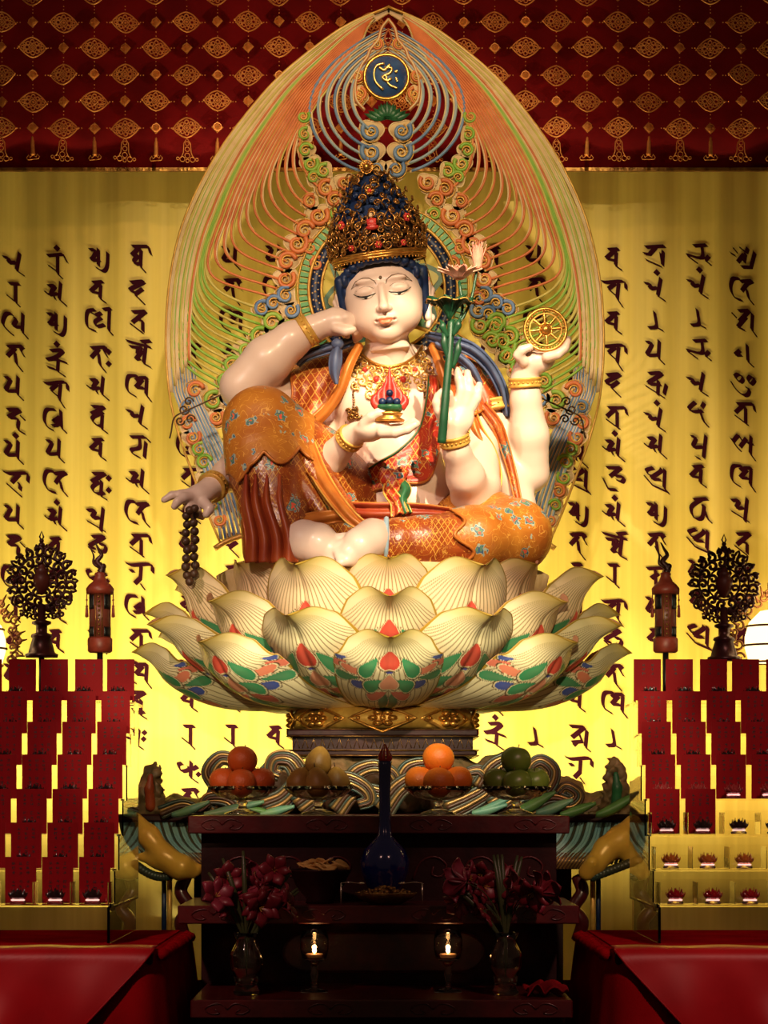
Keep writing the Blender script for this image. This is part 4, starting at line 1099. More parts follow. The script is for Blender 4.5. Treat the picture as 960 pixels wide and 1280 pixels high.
for ri, (z, n) in enumerate(((103, 13), (113, 12), (123, 10), (134, 9), (144, 7), (154, 6))):
    for i in range(n):
        a = 2*pi*(i+.3*ri)/n; rr = random.uniform(4.2, 6.0); pts = []
        for k in range(12):
            f = k/11; q = rr*(1-.75*f); t = (1 if (i+ri) % 2 else -1)*f*2.7*pi+i*1.3
            zz = z+q*sin(t); pts.append(CR(a+q*cos(t)/max(12, crown_r(z)), zz, crown_r(zz)+3.4+1.2*sin(k*.5)))
        b.tube(pts, 1.25*HS, 5)
        b.ball(CR(a, z, crown_r(z)+4), 1.6*HS, 6, 4)
for i in range(16):
    a = 2*pi*i/16; b.tube([CR(a, 128+8*(i % 3), 28-4*(i % 3)), CR(a+.1, 137+8*(i % 3), 31-4*(i % 3)), CR(a+.25, 143+8*(i % 3), 26-4*(i % 3))], .8*HS, 5)
b.build('topknot_filigree', M['crown_gold'], crown)
b = MB(); random.seed(9)
for i in range(34):
    a = 2*pi*i*.382; z0 = 92+62*i/34; r_ = crown_r(z0); q0 = random.uniform(4, 6.5); h_ = 1 if i % 2 else -1
    b.tube([CR(a, z0, r_-1), CR(a+h_*.06, z0+3, r_+5), *[CR(a+h_*(q0*(1-.7*k/8)*cos(k*.6))/max(16, r_), z0+5+q0*(1-.7*k/8)*sin(k*.6), r_+7+.3*k) for k in range(9)]], [1.5*HS]*2+[1.3*HS*(1-.05*k) for k in range(9)], 5)
b.build('crown_curls', M['crown_gold'], crown)
b = MB(); c0 = HW((-1, -6, 163)); Rr = HR.to_3x3()
for i in range(14):
    a = 2*pi*i/14; b.tube([c0, c0+Rr @ Vector((7*cos(a)*HS, -2*HS, 7*sin(a)*HS)), c0+Rr @ Vector((12*cos(a+.2)*HS, 0, (13 if sin(a) > 0 else 10)*sin(a+.2)*HS))], [1.4*HS, 1.0*HS, .4*HS], 5)
b.ball(c0+Rr @ Vector((0, -3*HS, 0)), 4.5*HS, 12, 8); b.tube([c0+Rr @ Vector((8*cos(t)*HS, -2*HS, 8*sin(t)*HS)) for t in [2*pi*i/20 for i in range(20)]], .9*HS, 5, closed=True)
b.build('sun_finial', M['gold'], crown)
def rosette(x, z, r, mats=('red', 'gold')):
    b = MB(); a = x/58; c = CR(a, z, crown_r(z)+4); q = HS*r
    out = (c-HW((0, 10, z))).normalized(); side = Vector((0, 0, 1)).cross(out).normalized(); up = out.cross(side)
    for i in range(6):
        t = 2*pi*i/6; b.ball(c+(side*cos(t)+up*sin(t))*q*.62, q*.42, 8, 6, mi=0)
    b.ball(c+out*q*.25, q*.45, 8, 6, mi=1); return b.build('rosette', [M[m] for m in mats], crown)
rosette(3, 60, 4.6); rosette(-30, 61, 4); rosette(33, 60, 4); rosette(-44, 92, 5.5); rosette(46, 92, 5.5); rosette(0, 130, 6, ('gold', 'red')); 
# small red seated figure in the crown
b = MB(); c = CR(-.03, 88, 62); q = HS*1.0
q = HS*.78
fg = Field((-14, -10, -14), (14, 10, 20), .8)
fg.ell((0, 0, -8), (10.5, 6, 4.5), 2); fg.ell((0, 1, 0), (6, 4.5, 7.5), 3); fg.cone((-6, 0, 4), (-5, -4, -4), 2.2, 2, 1.5); fg.cone((6, 0, 4), (5, -4, -4), 2.2, 2, 1.5); fg.cone((-5, -4, -4), (5, -4, -4), 2, 2, 1)
f2 = MB(); fg.mesh(f2); b.add([tuple(c+Rr @ (Vector(p)*q)) for p in f2.v], f2.f, 0)
fg = Field((-6, -6, 5), (6, 6, 20), .7); fg.ell((0, -.3, 11), (3.4, 3.4, 4.2), 1); f2 = MB(); fg.mesh(f2); b.add([tuple(c+Rr @ (Vector(p)*q)) for p in f2.v], f2.f, 1)
b.build('crown_figure', [M['red'], M['cream']], crown)
# ribbons beside the ears
for sx in (-1, 1):
    b = MB(); b.tube(bez([HW(p) for p in ((sx*56, 6, 44), (sx*62, 4, 10), (sx*66, 2, -20), (sx*60, 0, -40))], 18), .9*HS, 6); b.build('crown_cord', M['dark_gold'], crown)
# ================================================================ garments, ornaments and held things of the statue
M['silk_knee'] = brocade('orange_flower_brocade', (.40, .11, .012), (.52, .19, .022), (.80, .42, .08), fl=.62, lat=False, flscale=19)
M['silk_skirt'] = brocade('russet_lattice_brocade', (.20, .030, .006), (.32, .065, .010), (.70, .36, .06), fl=.22, sc=1.5, flscale=12, rough=.33)
M['silk_red'] = brocade('red_brocade', (.40, .02, .01), (.48, .04, .012), (.85, .5, .1), fl=.45, flscale=22, sc=1.1)
M['silk_shawl'] = brocade('orange_red_brocade', (.36, .05, .012), (.46, .10, .02), (.9, .5, .1), fl=.35)
M['orange_trim'] = mat('orange_trim', (.56, .19, .03), .4, .15, (.46, .13, .02), 20)
M['fold_red'] = mat('dark_orange_fold', (.26, .03, .01), .45, 0, (.34, .06, .012), 12)
M['slate'] = mat('slate_blue_cloth', (.10, .13, .24), .5, 0, (.06, .08, .16), 15)
def ray(f, px, py, lift=0, y0=-.75, y1=.35):
    y = y0; st = f.h*.8
    while y < y1:
        if f.at(P(px, py, y)) < 0: break
        y += st
    a, c = y-st, y
    for _ in range(7):
        m = (a+c)/2
        if f.at(P(px, py, m)) < 0: c = m
        else: a = m
    return P(px, py, c-lift)
def poly(pts, t):
    """point at fraction t of a smooth line through 2-D points"""
    q = poly.c.get(id(pts))
    if q is None: q = bez([Vector((*p[:2], 0)) for p in pts], 60); poly.c[id(pts)] = q; poly.keep.append(pts)
    t *= len(q)-1; i = min(int(t), len(q)-2); return q[i].lerp(q[i+1], t-i)
poly.c = {}; poly.keep = []
def patch(name, f, A, B_, matn, lift=.012, nu=36, nv=14, th=.006, wave=0, wn=3, edge=None, parent=None):
    """cloth lying on the body between edge lines A and B"""
    g = [[None]*(nv+1) for _ in range(nu+1)]
    for i in range(nu+1):
        for j in range(nv+1):
            q = poly(A, i/nu).lerp(poly(B_, i/nu), j/nv); g[i][j] = ray(f, q.x, q.y, lift+wave*(.5+.5*sin(2*pi*wn*j/nv+i*.12)))
    # keep the sheet from falling into gaps behind the body
    for _ in range(2):
        for i in range(nu+1):
            for j in range(nv+1):
                nb = [g[a][c].y for a, c in ((i-1, j), (i+1, j), (i, j-1), (i, j+1)) if 0 <= a <= nu and 0 <= c <= nv]
                m = sum(nb)/len(nb)
                if g[i][j].y > m+.03: k = (m+CAMD)/(g[i][j].y+CAMD); v = g[i][j]; g[i][j] = Vector((v.x*k, m, EYE+(v.z-EYE)*k))
    b = MB(); b.grid(lambda u, v: g[round(u*nu)][round(v*nv)], nu, nv)
    o = b.build(name, M[matn], parent or statue); mod(o, 'SOLIDIFY', thickness=th, offset=0)
    if edge:
        b = MB(); r = edge[1]
        b.tube([g[i][0] for i in range(nu+1)], r, 6); b.tube([g[i][nv] for i in range(nu+1)], r, 6); b.tube(g[nu], r, 6)
        b.build('trim', M[edge[0]], o)
    return o
def ribbon(name, pts, matn, folds=2, amp=.012, th=.006, edge=None, n=40, parent=None, nv=12):
    """hanging cloth band; pts = (px, py, Y, half width px)"""
    c = bez([P(x, y, Y) for x, y, Y, w_ in pts], n); wd = [v.x for v in bez([Vector((w_, 0, 0)) for *_, w_ in pts], n)]
    N = len(c)-1; g = []
    for i in range(N+1):
        t = (c[min(i+1, N)]-c[max(i-1, 0)]).normalized(); sd = t.cross(Vector((0, 1, 0)))
        if sd.length < .1: sd = Vector((1, 0, 0))
        sd.normalize(); nr = sd.cross(t).normalized()
        if nr.y > 0: nr = -nr
        k = (c[i].y+CAMD)/FPX
        g.append([c[i]+sd*(lerp(-1, 1, j/nv)*wd[i]*k)+nr*(amp*cos(lerp(-1, 1, j/nv)*pi*folds+.3*sin(i*.2))) for j in range(nv+1)])
    b = MB(); b.grid(lambda u, v: g[round(u*N)][round(v*nv)], N, nv); o = b.build(name, M[matn], parent or statue); mod(o, 'SOLIDIFY', thickness=th, offset=0)
    if edge:
        b = MB(); b.tube([q[0] for q in g], edge[1], 6); b.tube([q[-1] for q in g], edge[1], 6); b.build('trim', M[edge[0]], o)
    return o
# ---- skirt over both legs
LO, HI = (-.62, -.80, EYE+.68), (.60, .35, EYE+1.32)
sk = Field(LO, HI, .0055)
G8 = R(7)
sk.ell(J(508, 690, .02), (R(100), R(72), R(34)), .04, grow=G8)
limb(sk, TH1, .03, G8); limb(sk, SH1[:3]+[(354, 664, -.41, 28)], .03, G8)
limb(sk, TH2, .03, G8); limb(sk, SH2[:3]+[(497, 678, -.46, 24)], .03, G8)
limb(sk, [(318, 560, -.33, 34), (326, 640, -.36, 26), (325, 690, -.40, 22)], .03)
for (a, c) in (((352, 560, -.36, 9), (402, 640, -.41, 8)), ((372, 560, -.32, 9), (424, 640, -.38, 8)), ((340, 585, -.41, 8), (372, 655, -.47, 7)), ((392, 575, -.25, 12), (436, 640, -.34, 10)),
               ((570, 652, -.40, 6), (520, 690, -.48, 6)), ((560, 645, -.36, 6), (500, 664, -.47, 5)), ((590, 668, -.42, 6), (548, 700, -.47, 5)), ((470, 655, -.2, 12), (600, 640, -.18, 10))):
    limb(sk, [a, c], .016)
b = MB(); sk.mesh(b); b.build('skirt', M['silk_skirt'], statue)
# ---- flowered covers over the knees, scalloped hem
def cover(name, sx, cut, off=.008):
    i0, i1 = [int(max(0, min(sk.n[0], (x-sk.lo[0])/sk.h))) for x in sx]
    f = Field((0, 0, 0), (.01, .01, .01), sk.h); f.lo = np.array([sk.ax[0][i0], sk.lo[1], sk.lo[2]]); f.ax = [sk.ax[0][i0:i1], sk.ax[1], sk.ax[2]]; f.V = sk.V[i0:i1].copy()-off; f.n = list(f.V.shape)
    def fn(X, Y, Z):
        k = (Y+CAMD)/FPX; px = 480+X/k; py = 1000-(Z-EYE)/k; return cut(px, py)*.0024
    f.blend((-9, -9, -9), (9, 9, 9), fn, .004, 's'); b = MB(); f.mesh(b); b.build(name, M['silk_knee'], statue); return f
def cutl(px, py):      # >0 where cloth stays
    hem = 566+17*np.abs(np.sin((px-286)*pi/44))-.10*(px-330)+np.where(px < 312, 22, 0)*np.clip((312-px)/14, 0, 1)
    return hem-py
kc = cover('knee_cover', (-.60, -.20), lambda px, py: np.minimum(cutl(px, py), 398-px))
def cutr(px, py): return px-(566+9*np.sin((py-640)*.16)+.30*(py-640))
kr_ = cover('knee_cover', (.12, .60), cutr)
def hemtube(f, pts, r, matn, lift=.003, n=60):
    b = MB(); b.tube([ray(f, q.x, q.y, lift) for q in bez([Vector((*p, 0)) for p in pts], n)], r, 6); b.build('cover_hem', M[matn], statue)
hemtube(kc, [(x, float(cutl(np.float64(x), 0))-2.5) for x in np.linspace(296, 388, 40)], .0052, 'orange_trim', n=78)
hemtube(kr_, [(float(566+9*sin((y-640)*.16)+.3*(y-640))+3, y) for y in np.linspace(640, 702, 20)], .005, 'orange_trim')
# ---- loose cloth: folds at the raised shin, ribbon down the thigh, hem at the foot
for i, (x0, x1, w_) in enumerate(((300, 318, 9), (312, 332, 10), (326, 348, 9), (342, 362, 8))):
    ribbon('drape_fold', [(x0+8, 596, -.44, 3), (x0+9, 630, -.478, w_*.8), (x1-2, 672, -.50, w_), (x1, 703, -.50, w_*1.25)], 'fold_red', 1, .014, edge=('orange_trim', .003))
ribbon('thigh_ribbon', [(384, 556, -.30, 10), (398, 590, -.36, 10), (418, 622, -.42, 9), (440, 648, -.46, 8), (462, 662, -.46, 5)], 'orange_trim', 1.5, .006, edge=('gold_paint', .0028))
ribbon('lap_ribbon', [(436, 640, -.30, 12), (470, 642, -.26, 13), (520, 642, -.24, 12), (570, 644, -.26, 7), (610, 650, -.28, 1)], 'fold_red', 2, .008, edge=('orange_trim', .003))
ribbon('lap_ribbon', [(372, 652, -.47, 8), (398, 648, -.44, 9), (428, 645, -.42, 8), (450, 650, -.40, 6)], 'orange_trim', 1.2, .006)
b = MB(); cc = J(483, 674, -.47)
b.tube([Vector(cc)+Vector((.0, R(24)*cos(t), R(24)*sin(t))) for t in [2*pi*i/24 for i in range(24)]], .008, 8, closed=True); b.build('ankle_cuff', M['h_pale_blue'], statue)
# ---- red bodice with knotted sash
A = [(536, 470), (533, 500), (524, 536), (500, 562), (470, 580), (440, 600), (422, 613)]
B_ = [(547, 470), (550, 520), (548, 565), (534, 600), (500, 604), (470, 612), (436, 626)]
bod = patch('bodice', T_, A, B_, 'silk_red', .012, 50, 14, wave=.004, edge=('orange_trim', .0042))
b = MB(); b.tube([ray(T_, q.x, q.y, .02) for q in bez([Vector((x, y, 0)) for x, y in A], 50)], .0026, 6); b.build('green_piping', M['green'], bod)
ribbon('sash_tail', [(492, 596, -.20, 4), (486, 612, -.24, 7), (496, 628, -.26, 8), (500, 643, -.27, 11)], 'silk_red', 1.5, .012, edge=('gold_paint', .003))
ribbon('sash_tail', [(494, 596, -.20, 4), (506, 610, -.23, 7), (502, 624, -.25, 6), (509, 642, -.26, 6)], 'green', 1, .008, edge=('gold_paint', .003))
b = MB(); kf = Field((-.12, -.34, EYE+.9), (.16, -.02, EYE+1.1), .004)
limb(kf, [(478, 588, -.19, 4), (484, 598, -.21, 9), (496, 600, -.22, 8), (508, 590, -.20, 4)], .01); limb(kf, [(488, 592, -.21, 7), (494, 612, -.23, 6)], .01); limb(kf, [(500, 588, -.20, 5), (490, 606, -.23, 6)], .008)
kf.mesh(b); b.build('sash_knot', M['silk_red'], statue)
# ---- shawl
SL = [(446, 434), (434, 456), (424, 480), (404, 508), (380, 530)]; SLo = [(414, 430), (376, 444), (364, 462), (366, 488), (364, 508)]
shl = patch('shawl', U_, SL, SLo, 'silk_shawl', .016, 40, 18, wave=.008, edge=('orange_trim', .0055))
ribbon('shawl_border', [(450, 430, -.12, 5), (437, 456, -.15, 6), (428, 482, -.15, 6), (414, 506, -.14, 6), (396, 526, -.12, 6), (378, 536, -.10, 5)], 'orange_trim', 1, .006)
SR = [(536, 434), (548, 458), (556, 486), (574, 512), (592, 518)]; SRo = [(548, 424), (590, 440), (616, 466), (630, 498), (612, 508)]
shr = patch('shawl', U_, SR, SRo, 'silk_shawl', .018, 40, 18, wave=.012, wn=4, edge=('orange_trim', .0055))
ribbon('shawl_border', [(540, 430, -.12, 5), (549, 452, -.15, 6), (556, 478, -.16, 6), (566, 500, -.15, 5)], 'orange_trim', 1, .006)
ribbon('blue_scarf', [(444, 424, -.10, 5), (424, 432, -.12, 6), (402, 438, -.12, 6), (382, 446, -.11, 5), (372, 456, -.10, 3)], 'slate', 1.5, .010)
ribbon('blue_scarf', [(424, 428, -.16, 4), (420, 446, -.18, 8), (418, 462, -.18, 7), (421, 480, -.17, 2)], 'slate', 1, .010)
ribbon('blue_scarf', [(534, 420, -.08, 5), (558, 426, -.12, 7), (588, 436, -.12, 8), (612, 458, -.10, 7), (628, 488, -.08, 6), (634, 520, -.06, 3)], 'slate', 1.5, .012)
ribbon('blue_scarf', [(546, 430, -.14, 4), (566, 440, -.17, 5), (588, 458, -.17, 5), (602, 482, -.15, 2)], 'slate', 1.2, .010)
b = MB(); b.ball(P(422, 430, -.17), (R(8), R(6), R(7)), 12, 8); b.build('scarf_knot', M['slate'], statue)
ribbon('side_ribbon', [(588, 512, -.12, 6), (596, 540, -.14, 9), (610, 566, -.14, 10), (618, 596, -.14, 9), (616, 628, -.16, 6)], 'orange_trim', 1.5, .010, edge=('gold_paint', .0028))
ribbon('side_ribbon', [(602, 506, -.10, 6), (620, 530, -.12, 7), (630, 556, -.11, 6), (640, 590, -.12, 5), (650, 636, -.14, 4)], 'silk_shawl', 1.5, .008, edge=('orange_trim', .0028))
ribbon('inner_ribbon', [(378, 536, -.06, 8), (392, 552, -.10, 10), (410, 565, -.12, 8), (424, 585, -.14, 5)], 'orange_trim', 1.5, .008)
# ---- bracelets
def bracelet(a, c, r, wd=6, name='bracelet'):
    a = Vector(P(*a)); c = Vector(P(*c)); ax = (c-a).normalized(); rot = Vector((0, 0, 1)).rotation_difference(ax).to_matrix(); w2 = R(wd); r = R(r)
    b = MB(); b.lathe([(r, -w2), (r+.004, -w2), (r+.0065, -w2*.7), (r+.003, -w2*.45), (r+.0035, w2*.45), (r+.0065, w2*.7), (r+.004, w2), (r, w2)], a, 32, rot=rot)
    for i in range(22):
        t = 2*pi*i/22; b.ball(a+rot @ Vector(((r+.004)*cos(t), (r+.004)*sin(t), 0)), .0034, 6, 4)
    b.build(name, M['gold_paint'], statue)
bracelet((385, 413, -.155), (365, 426, -.15), 18); bracelet((437, 548, -.305), (420, 568, -.25), 15); bracelet((266, 608, -.285), (284, 595, -.20), 16.5)
bracelet((656, 478, -.11), (657, 500, -.10), 18.5); bracelet((568, 550, -.335), (571, 565, -.32), 16.5); bracelet((615, 512, -.01), (622, 545, -.02), 29, 7, 'armlet')
# ---- necklace
NF = U_
nk = bpy.data.objects.new('necklace', None); COL.objects.link(nk); nk.parent = statue; nk.location = P(487, 455, -.15)-wloc(statue)
b = MB(); arc = bez([Vector((x, y, 0)) for x, y in ((447, 431), (454, 444), (468, 454), (486, 458), (505, 454), (520, 444), (528, 432))], 48)
for dy, r in ((0, .0045), (4, .003)): b.tube([ray(NF, q.x, q.y+dy, .007) for q in arc], r, 6)
for i in range(0, len(arc), 2): b.ball(ray(NF, arc[i].x, arc[i].y+2, .006), .0035, 6, 4)
b.build('neck_ring', M['gold'], nk)
random.seed(11); b = MB()
def scroll2(cx, cy, r, hand, rot, t=.0034, turns=1.3):
    pts = []
    for k in range(16):
        f = k/15; q = r*(1-.82*f); a = rot+hand*turns*2*pi*f; pts.append(ray(NF, cx+q*cos(a), cy+q*sin(a), .007))
    b.tube(pts, [t*lerp(1.2, .8, k/15) for k in range(16)], 5)
for row, (dy, n) in enumerate(((9, 11), (19, 11), (29, 10), (39, 7))):
    for i in range(n):
        t = (i+.5)/n; q = arc[int(t*(len(arc)-1))]; xx = 487+(q.x-487)*(1.05+.13*row); yy = q.y+dy*(1.0-.18*abs(t-.5)*2)
        scroll2(xx, yy, random.uniform(5.2, 7.2), 1 if t < .5 else -1, random.uniform(0, 6))
        b.ball(ray(NF, xx+4, yy+5, .010), .0045, 6, 5)
b.build('necklace_filigree', M['bright_gold'], nk)
b = MB()
for (x0, y0, y1) in ((443, 478, 512), (532, 478, 500), (453, 520, 560)):
    n = int((y1-y0)/3)
    for k in range(n): b.ball(ray(NF, x0-1+.6*sin(k), lerp(y0, y1, k/n), .007), .0036, 6, 4)
for k in range(4):
    aa = 2*pi*k/4+.4; scroll2(441+5*cos(aa), 517+5*sin(aa), 4.5, 1, aa)
for sx in (-9, 0, 9):
    p = ray(NF, 441+sx, 527, .008); b.tube([p, p-Vector((0, 0, .012))], .0018, 5); b.lathe([(.002, 0), (.006, -.006), (.007, -.016), (.001, -.018)], p-Vector((0, 0, .010)), 8)
b.build('tassel_chain', M['dark_gold'], nk)
for (x, y, r) in ((470, 474, 4), (504, 474, 4), (456, 462, 3), (519, 462, 3)):
    b = MB(); b.ball(ray(NF, x, y, .012), R(r), 10, 8); b.build('jewel', M['red'], nk)
# ================================================================ held things
jw = thing('flaming_jewel', 'red flaming jewel ornament with blue beads and gold foot on an open palm', 'ornament', P(488, 528, -.40))
YJ = -.40
b = MB(); c = P(487, 527, YJ); q = R(1, YJ)
b.lathe([(18*q, 0), (19*q, 2*q), (13*q, 5*q), (15*q, 8*q), (17*q, 10*q), (12*q, 12*q), (.001, 12*q)], c, 28, sy=.75); b.build('foot', M['gold'], jw)
b = MB(); b.lathe([(13*q, 12*q), (17*q, 16*q), (18*q, 20*q), (13*q, 20*q), (.001, 19*q)], c, 32, sy=.75, wob=lambda a, z: 1+.06*cos(8*a)); b.build('lotus', M['green'], jw)
b = MB()
for (x, z, yy, r) in ((-9, 24, -5, 5), (0, 25, -8, 5), (9, 24, -5, 5), (0, 35, -6, 4.5)): b.ball(c+Vector((x*q, yy*q, z*q)), r*q, 14, 10)
b.build('blue_bead', M['dark_blue'], jw)
b = MB()
for i, (x0, hgt, lean) in enumerate(((-17, 26, -2), (-12, 36, -2), (-6, 46, -1), (0, 60, 0), (6, 46, 1), (12, 36, 2), (17, 26, 2))):
    pts = [c+Vector((x*q, 1*q, z*q)) for x, z in ((x0*.8, 18), (x0*1.15, 18+hgt*.25), (x0*.95+lean, 18+hgt*.5), (x0*.6, 18+hgt*.72), (x0*.55+lean, 18+hgt*.85))]
    b.tube(bez(pts, 16), [q*lerp(6.2, .6, k/16) for k in range(17)][:len(bez(pts, 16))], 8)
b.build('flame', M['red'], jw)
b = MB()
for s_ in (-1, 1): b.tube(bez([c+Vector((s_*x*q, 3*q, z*q)) for x, z in ((14, 14), (21, 22), (19, 34), (13, 44), (8, 54), (3, 62), (0, 68))], 24), 1.3*q, 6)
for k in range(9): t = k/8; b.ball(c+Vector(((22-20*t)*q, 2*q, (24+44*t)*q)), 1.8*q, 6, 5); b.ball(c+Vector((-(22-20*t)*q, 2*q, (24+44*t)*q)), 1.8*q, 6, 5)
b.build('flame_edge', M['gold'], jw)
# lotus stem with leaf, pink blossom and bud
st = thing('lotus_spray', 'green lotus stem with wide leaf, pink blossom and bud held upright in a raised hand', 'lotus', P(552, 553, -.42))
b = MB(); b.tube(bez([P(x, y, Y) for x, y, Y in ((552, 554, -.415), (555, 520, -.425), (558, 485, -.425), (562, 440, -.42), (564, 400, -.41))], 30), [R(lerp(5.6, 4.2, k/31)) for k in range(31)][:len(bez([P(x, y, Y) for x, y, Y in ((552, 554, -.415), (555, 520, -.425), (558, 485, -.425), (562, 440, -.42), (564, 400, -.41))], 30))], 10)
b.tube(bez([P(*p_) for p_ in ((563, 420, -.41), (572, 405, -.40), (578, 385, -.39), (574, 352, -.38))], 14), R(1.8), 6)
b.tube(bez([P(*p_) for p_ in ((564, 415, -.41), (580, 395, -.40), (590, 370, -.38), (596, 338, -.37))], 14), R(1.8), 6)
b.build('stem', M['stem_green'], st)
b = MB(); cl_ = P(562, 400, -.42)
for i in range(7):
    a = 2*pi*i/7
    def fn(u, v, a=a):
        w_ = .42*(v-.5)*2; r = R(28)*u; ang = a+w_*1.0; dr = 1+.10*cos(3*pi*(v-.5)*2)
        return cl_+Vector((r*dr*cos(ang), r*dr*.8*sin(ang), R(25)*sin(u*1.9)-R(4)*u*u*abs(v-.5)*2+R(2)*(1-abs(v-.5)*2)))
    b.grid(fn, 10, 8)
o = b.build('leaf', M['stem_green'], st); mod(o, 'SOLIDIFY', thickness=.003)
b = MB(); b.tube([cl_+Vector((R(28)*(1+.04*cos(7*t))*cos(t), R(22)*sin(t), R(21.5)+R(1.5)*cos(7*t))) for t in [2*pi*i/70 for i in range(70)]], .002, 5, closed=True); b.build('leaf_edge', M['gold_paint'], st)
b = MB()   # sheath leaves around the stem
for (x, y, hgt, s_) in ((562, 432, 38, -1), (566, 440, 34, 1), (560, 410, 20, -1), (566, 408, 20, 1)):
    b.tube(bez([P(x, y+hgt*.6, -.425), P(x+s_*6, y, -.43), P(x+s_*7, y-hgt*.3, -.43), P(x+s_*11, y-hgt*.55, -.42)], 14), [R(r_) for r_ in np.interp(np.linspace(0, 1, 13), [0, .4, 1], [1.8, 4.6, .5])], 8, flat=.5)
b.build('sheath_leaf', M['stem_green'], st)
def blossom(c, r, hgt, n, open_, name, mi):
    b = MB()
    for ring_, (f, tilt) in enumerate(((1, open_), (.75, open_*.6), (.5, open_*.3))):
        for i in range(n):
            a = 2*pi*(i+.5*ring_)/n
            def fn(u, v, a=a, f=f, tilt=tilt):
                wv = (v-.5)*2; wd = sin(pi*min(1, u*.85+.12))*.75; rr = r*(.25+f*tilt*u**1.2); ang = a+wv*wd*.55/max(.35, rr/r)*.6
                return c+Vector((rr*cos(ang), rr*sin(ang), hgt*u*(1.15-.3*tilt*u)-hgt*.1*abs(wv)*u))
            b.grid(fn, 8, 6)
    o = b.build(name, M[mi], st); mod(o, 'SOLIDIFY', thickness=.0025); return o
blossom(P(574, 348, -.38), R(22), R(15), 9, 1.0, 'blossom', 'pink')
b = MB(); b.lathe([(R(3), 0), (R(7), R(6)), (R(8), R(11)), (.001, R(12))], P(574, 347, -.38), 14); b.build('seed_head', M['cream'], st)
blossom(P(597, 336, -.37), R(13), R(30), 6, .55, 'bud', 'pink')
# gold wheel
wh = thing('dharma_wheel', 'small gold eight-spoked wheel standing on the raised open hand', 'wheel', P(682, 412, -.19))
b = MB(); YW = -.19; wc = (682, 412)
def W_(r, t, dy=0): return P(wc[0]+r*cos(t), wc[1]-r*sin(t), YW+dy)
b.tube([W_(26, 2*pi*i/48) for i in range(48)], R(2.0), 8, closed=True); b.build('rim', M['gold'], wh)
b = MB(); b.tube([W_(20, 2*pi*i/40, -.002) for i in range(40)], R(1.2), 6, closed=True)
for i in range(40): b.ball(W_(23.5, 2*pi*i/40, -.006), R(1.1), 6, 4)
b.build('inner_ring', M['gold_paint'], wh)
for i in range(8):
    t = 2*pi*i/8+.1; b = MB(); b.tube([W_(q_, t) for q_ in (5, 9, 13, 17, 24)], [R(x) for x in (1.2, 2.2, 1.5, 2.1, 1.0)], 8); b.build('spoke', M['gold'], wh)
b = MB(); b.ball(W_(0, 0, -.004), R(6), 16, 10); b.tube([W_(8, 2*pi*i/24) for i in range(24)], R(1.3), 6, closed=True); b.build('hub', M['gold'], wh)
# prayer beads
pb = thing('prayer_beads', 'string of dark brown round prayer beads hanging from the lowered hand', 'prayer beads', P(237, 640, -.36))
M['bead'] = mat('dark_bead', (.05, .022, .012), .4, 0, (.09, .04, .02), 60, .2)
pts = [(233+.0*i, 645+10.6*i) for i in range(8)]+[(243, 643+10.6*i) for i in range(8)]+[(238, 727), (236, 638), (243, 636)]
b0 = None
for i, (x, y) in enumerate(pts):
    x += 1.2*sin(i*1.9)
    if b0 is None: b = MB(); b.ball((0, 0, 0), R(5.6, -.36), 14, 10); b0 = b.build('bead', M['bead'], pb, local=True); o = b0
    else: o = b0.copy(); COL.objects.link(o); o.parent = pb
    o.location = P(x, y, -.385+.012*sin(i))-wloc(pb)
b = MB(); b.tube(bez([P(233, y, -.385) for y in (640, 680, 724)]+[P(238, 729, -.385)]+[P(243, y, -.385) for y in (724, 680, 640)]+[P(238, 634, -.38)], 40), .0012, 5); b.build('cord', M['black'], pb)
# curled wire hangings at the sides of the halo
M['bronze'] = mat('dark_bronze', (.07, .035, .015), .4, .6)
def wire(cx, cy, sd, lab):
    t_ = thing('wire_hanging', lab, 'wire ornament', P(cx, cy, .2))
    YY = .2
    b = MB()
    b.tube(bez([P(cx+sd*x, cy+y, YY) for x, y in ((60, -26), (30, -12), (4, 0), (-10, 8), (-14, 26), (-16, 34))], 24), .0028, 6)
    b.build('wire', M['bronze'], t_)
    b = MB()
    for (x, y, r, h_) in ((2, -2, 7, 1), (10, 10, 6, -1), (-3, 12, 6, 1), (8, -12, 6, -1)):
        b.tube([P(cx+sd*(x+r*(1-.8*k/14)*cos(h_*k*.6)), cy+y+r*(1-.8*k/14)*sin(h_*k*.6), YY) for k in range(15)], .003, 6)
    b.build('curl', M['bronze'], t_)
wire(228, 514, 1, 'dark curled wire hanging at the left edge of the halo beside the raised knee')
wire(716, 514, -1, 'dark curled wire hanging at the right edge of the halo beside the straight arm')
# ================================================================ carved rock plinth under the dais
def noise3(p, s=1.0, seed=0):
    x, y, z = p
    return (sin(x*s*1.7+seed)*cos(z*s*1.3+seed*2)+sin(z*s*2.9+y*s*2.1+seed*3)*.5+cos(x*s*4.3-z*s*3.7+seed)*.25)
ZT = EYE-.042
rock = thing('rock_plinth', 'carved plinth of curling striped waves and rocks beneath the dais behind the fruit bowls', 'plinth', P(478, 1100, -.2))
M['wave_a'] = mat('wave_teal', (.025, .05, .04), .36, .2, (.06, .045, .02), 20); M['wave_b'] = mat('wave_brown', (.09, .035, .015), .4, .2, (.055, .025, .012), 20)
M['wave_c'] = mat('wave_gold', (.28, .16, .05), .33, .6); M['fringe_blue'] = mat('fringe_blue', (.14, .30, .34), .45, 0, (.20, .34, .30), 16)
M['scroll_yellow'] = mat('yellow_scroll', (.70, .40, .05), .35, .1, (.60, .30, .04), 10)
M['rock'] = mat('rock_paint', (.10, .075, .03), .55, .1, (.22, .12, .05), 22, .5, 40)
M['leaf_teal'] = mat('teal_leaf', (.08, .22, .17), .4, 0, (.14, .26, .12), 14)
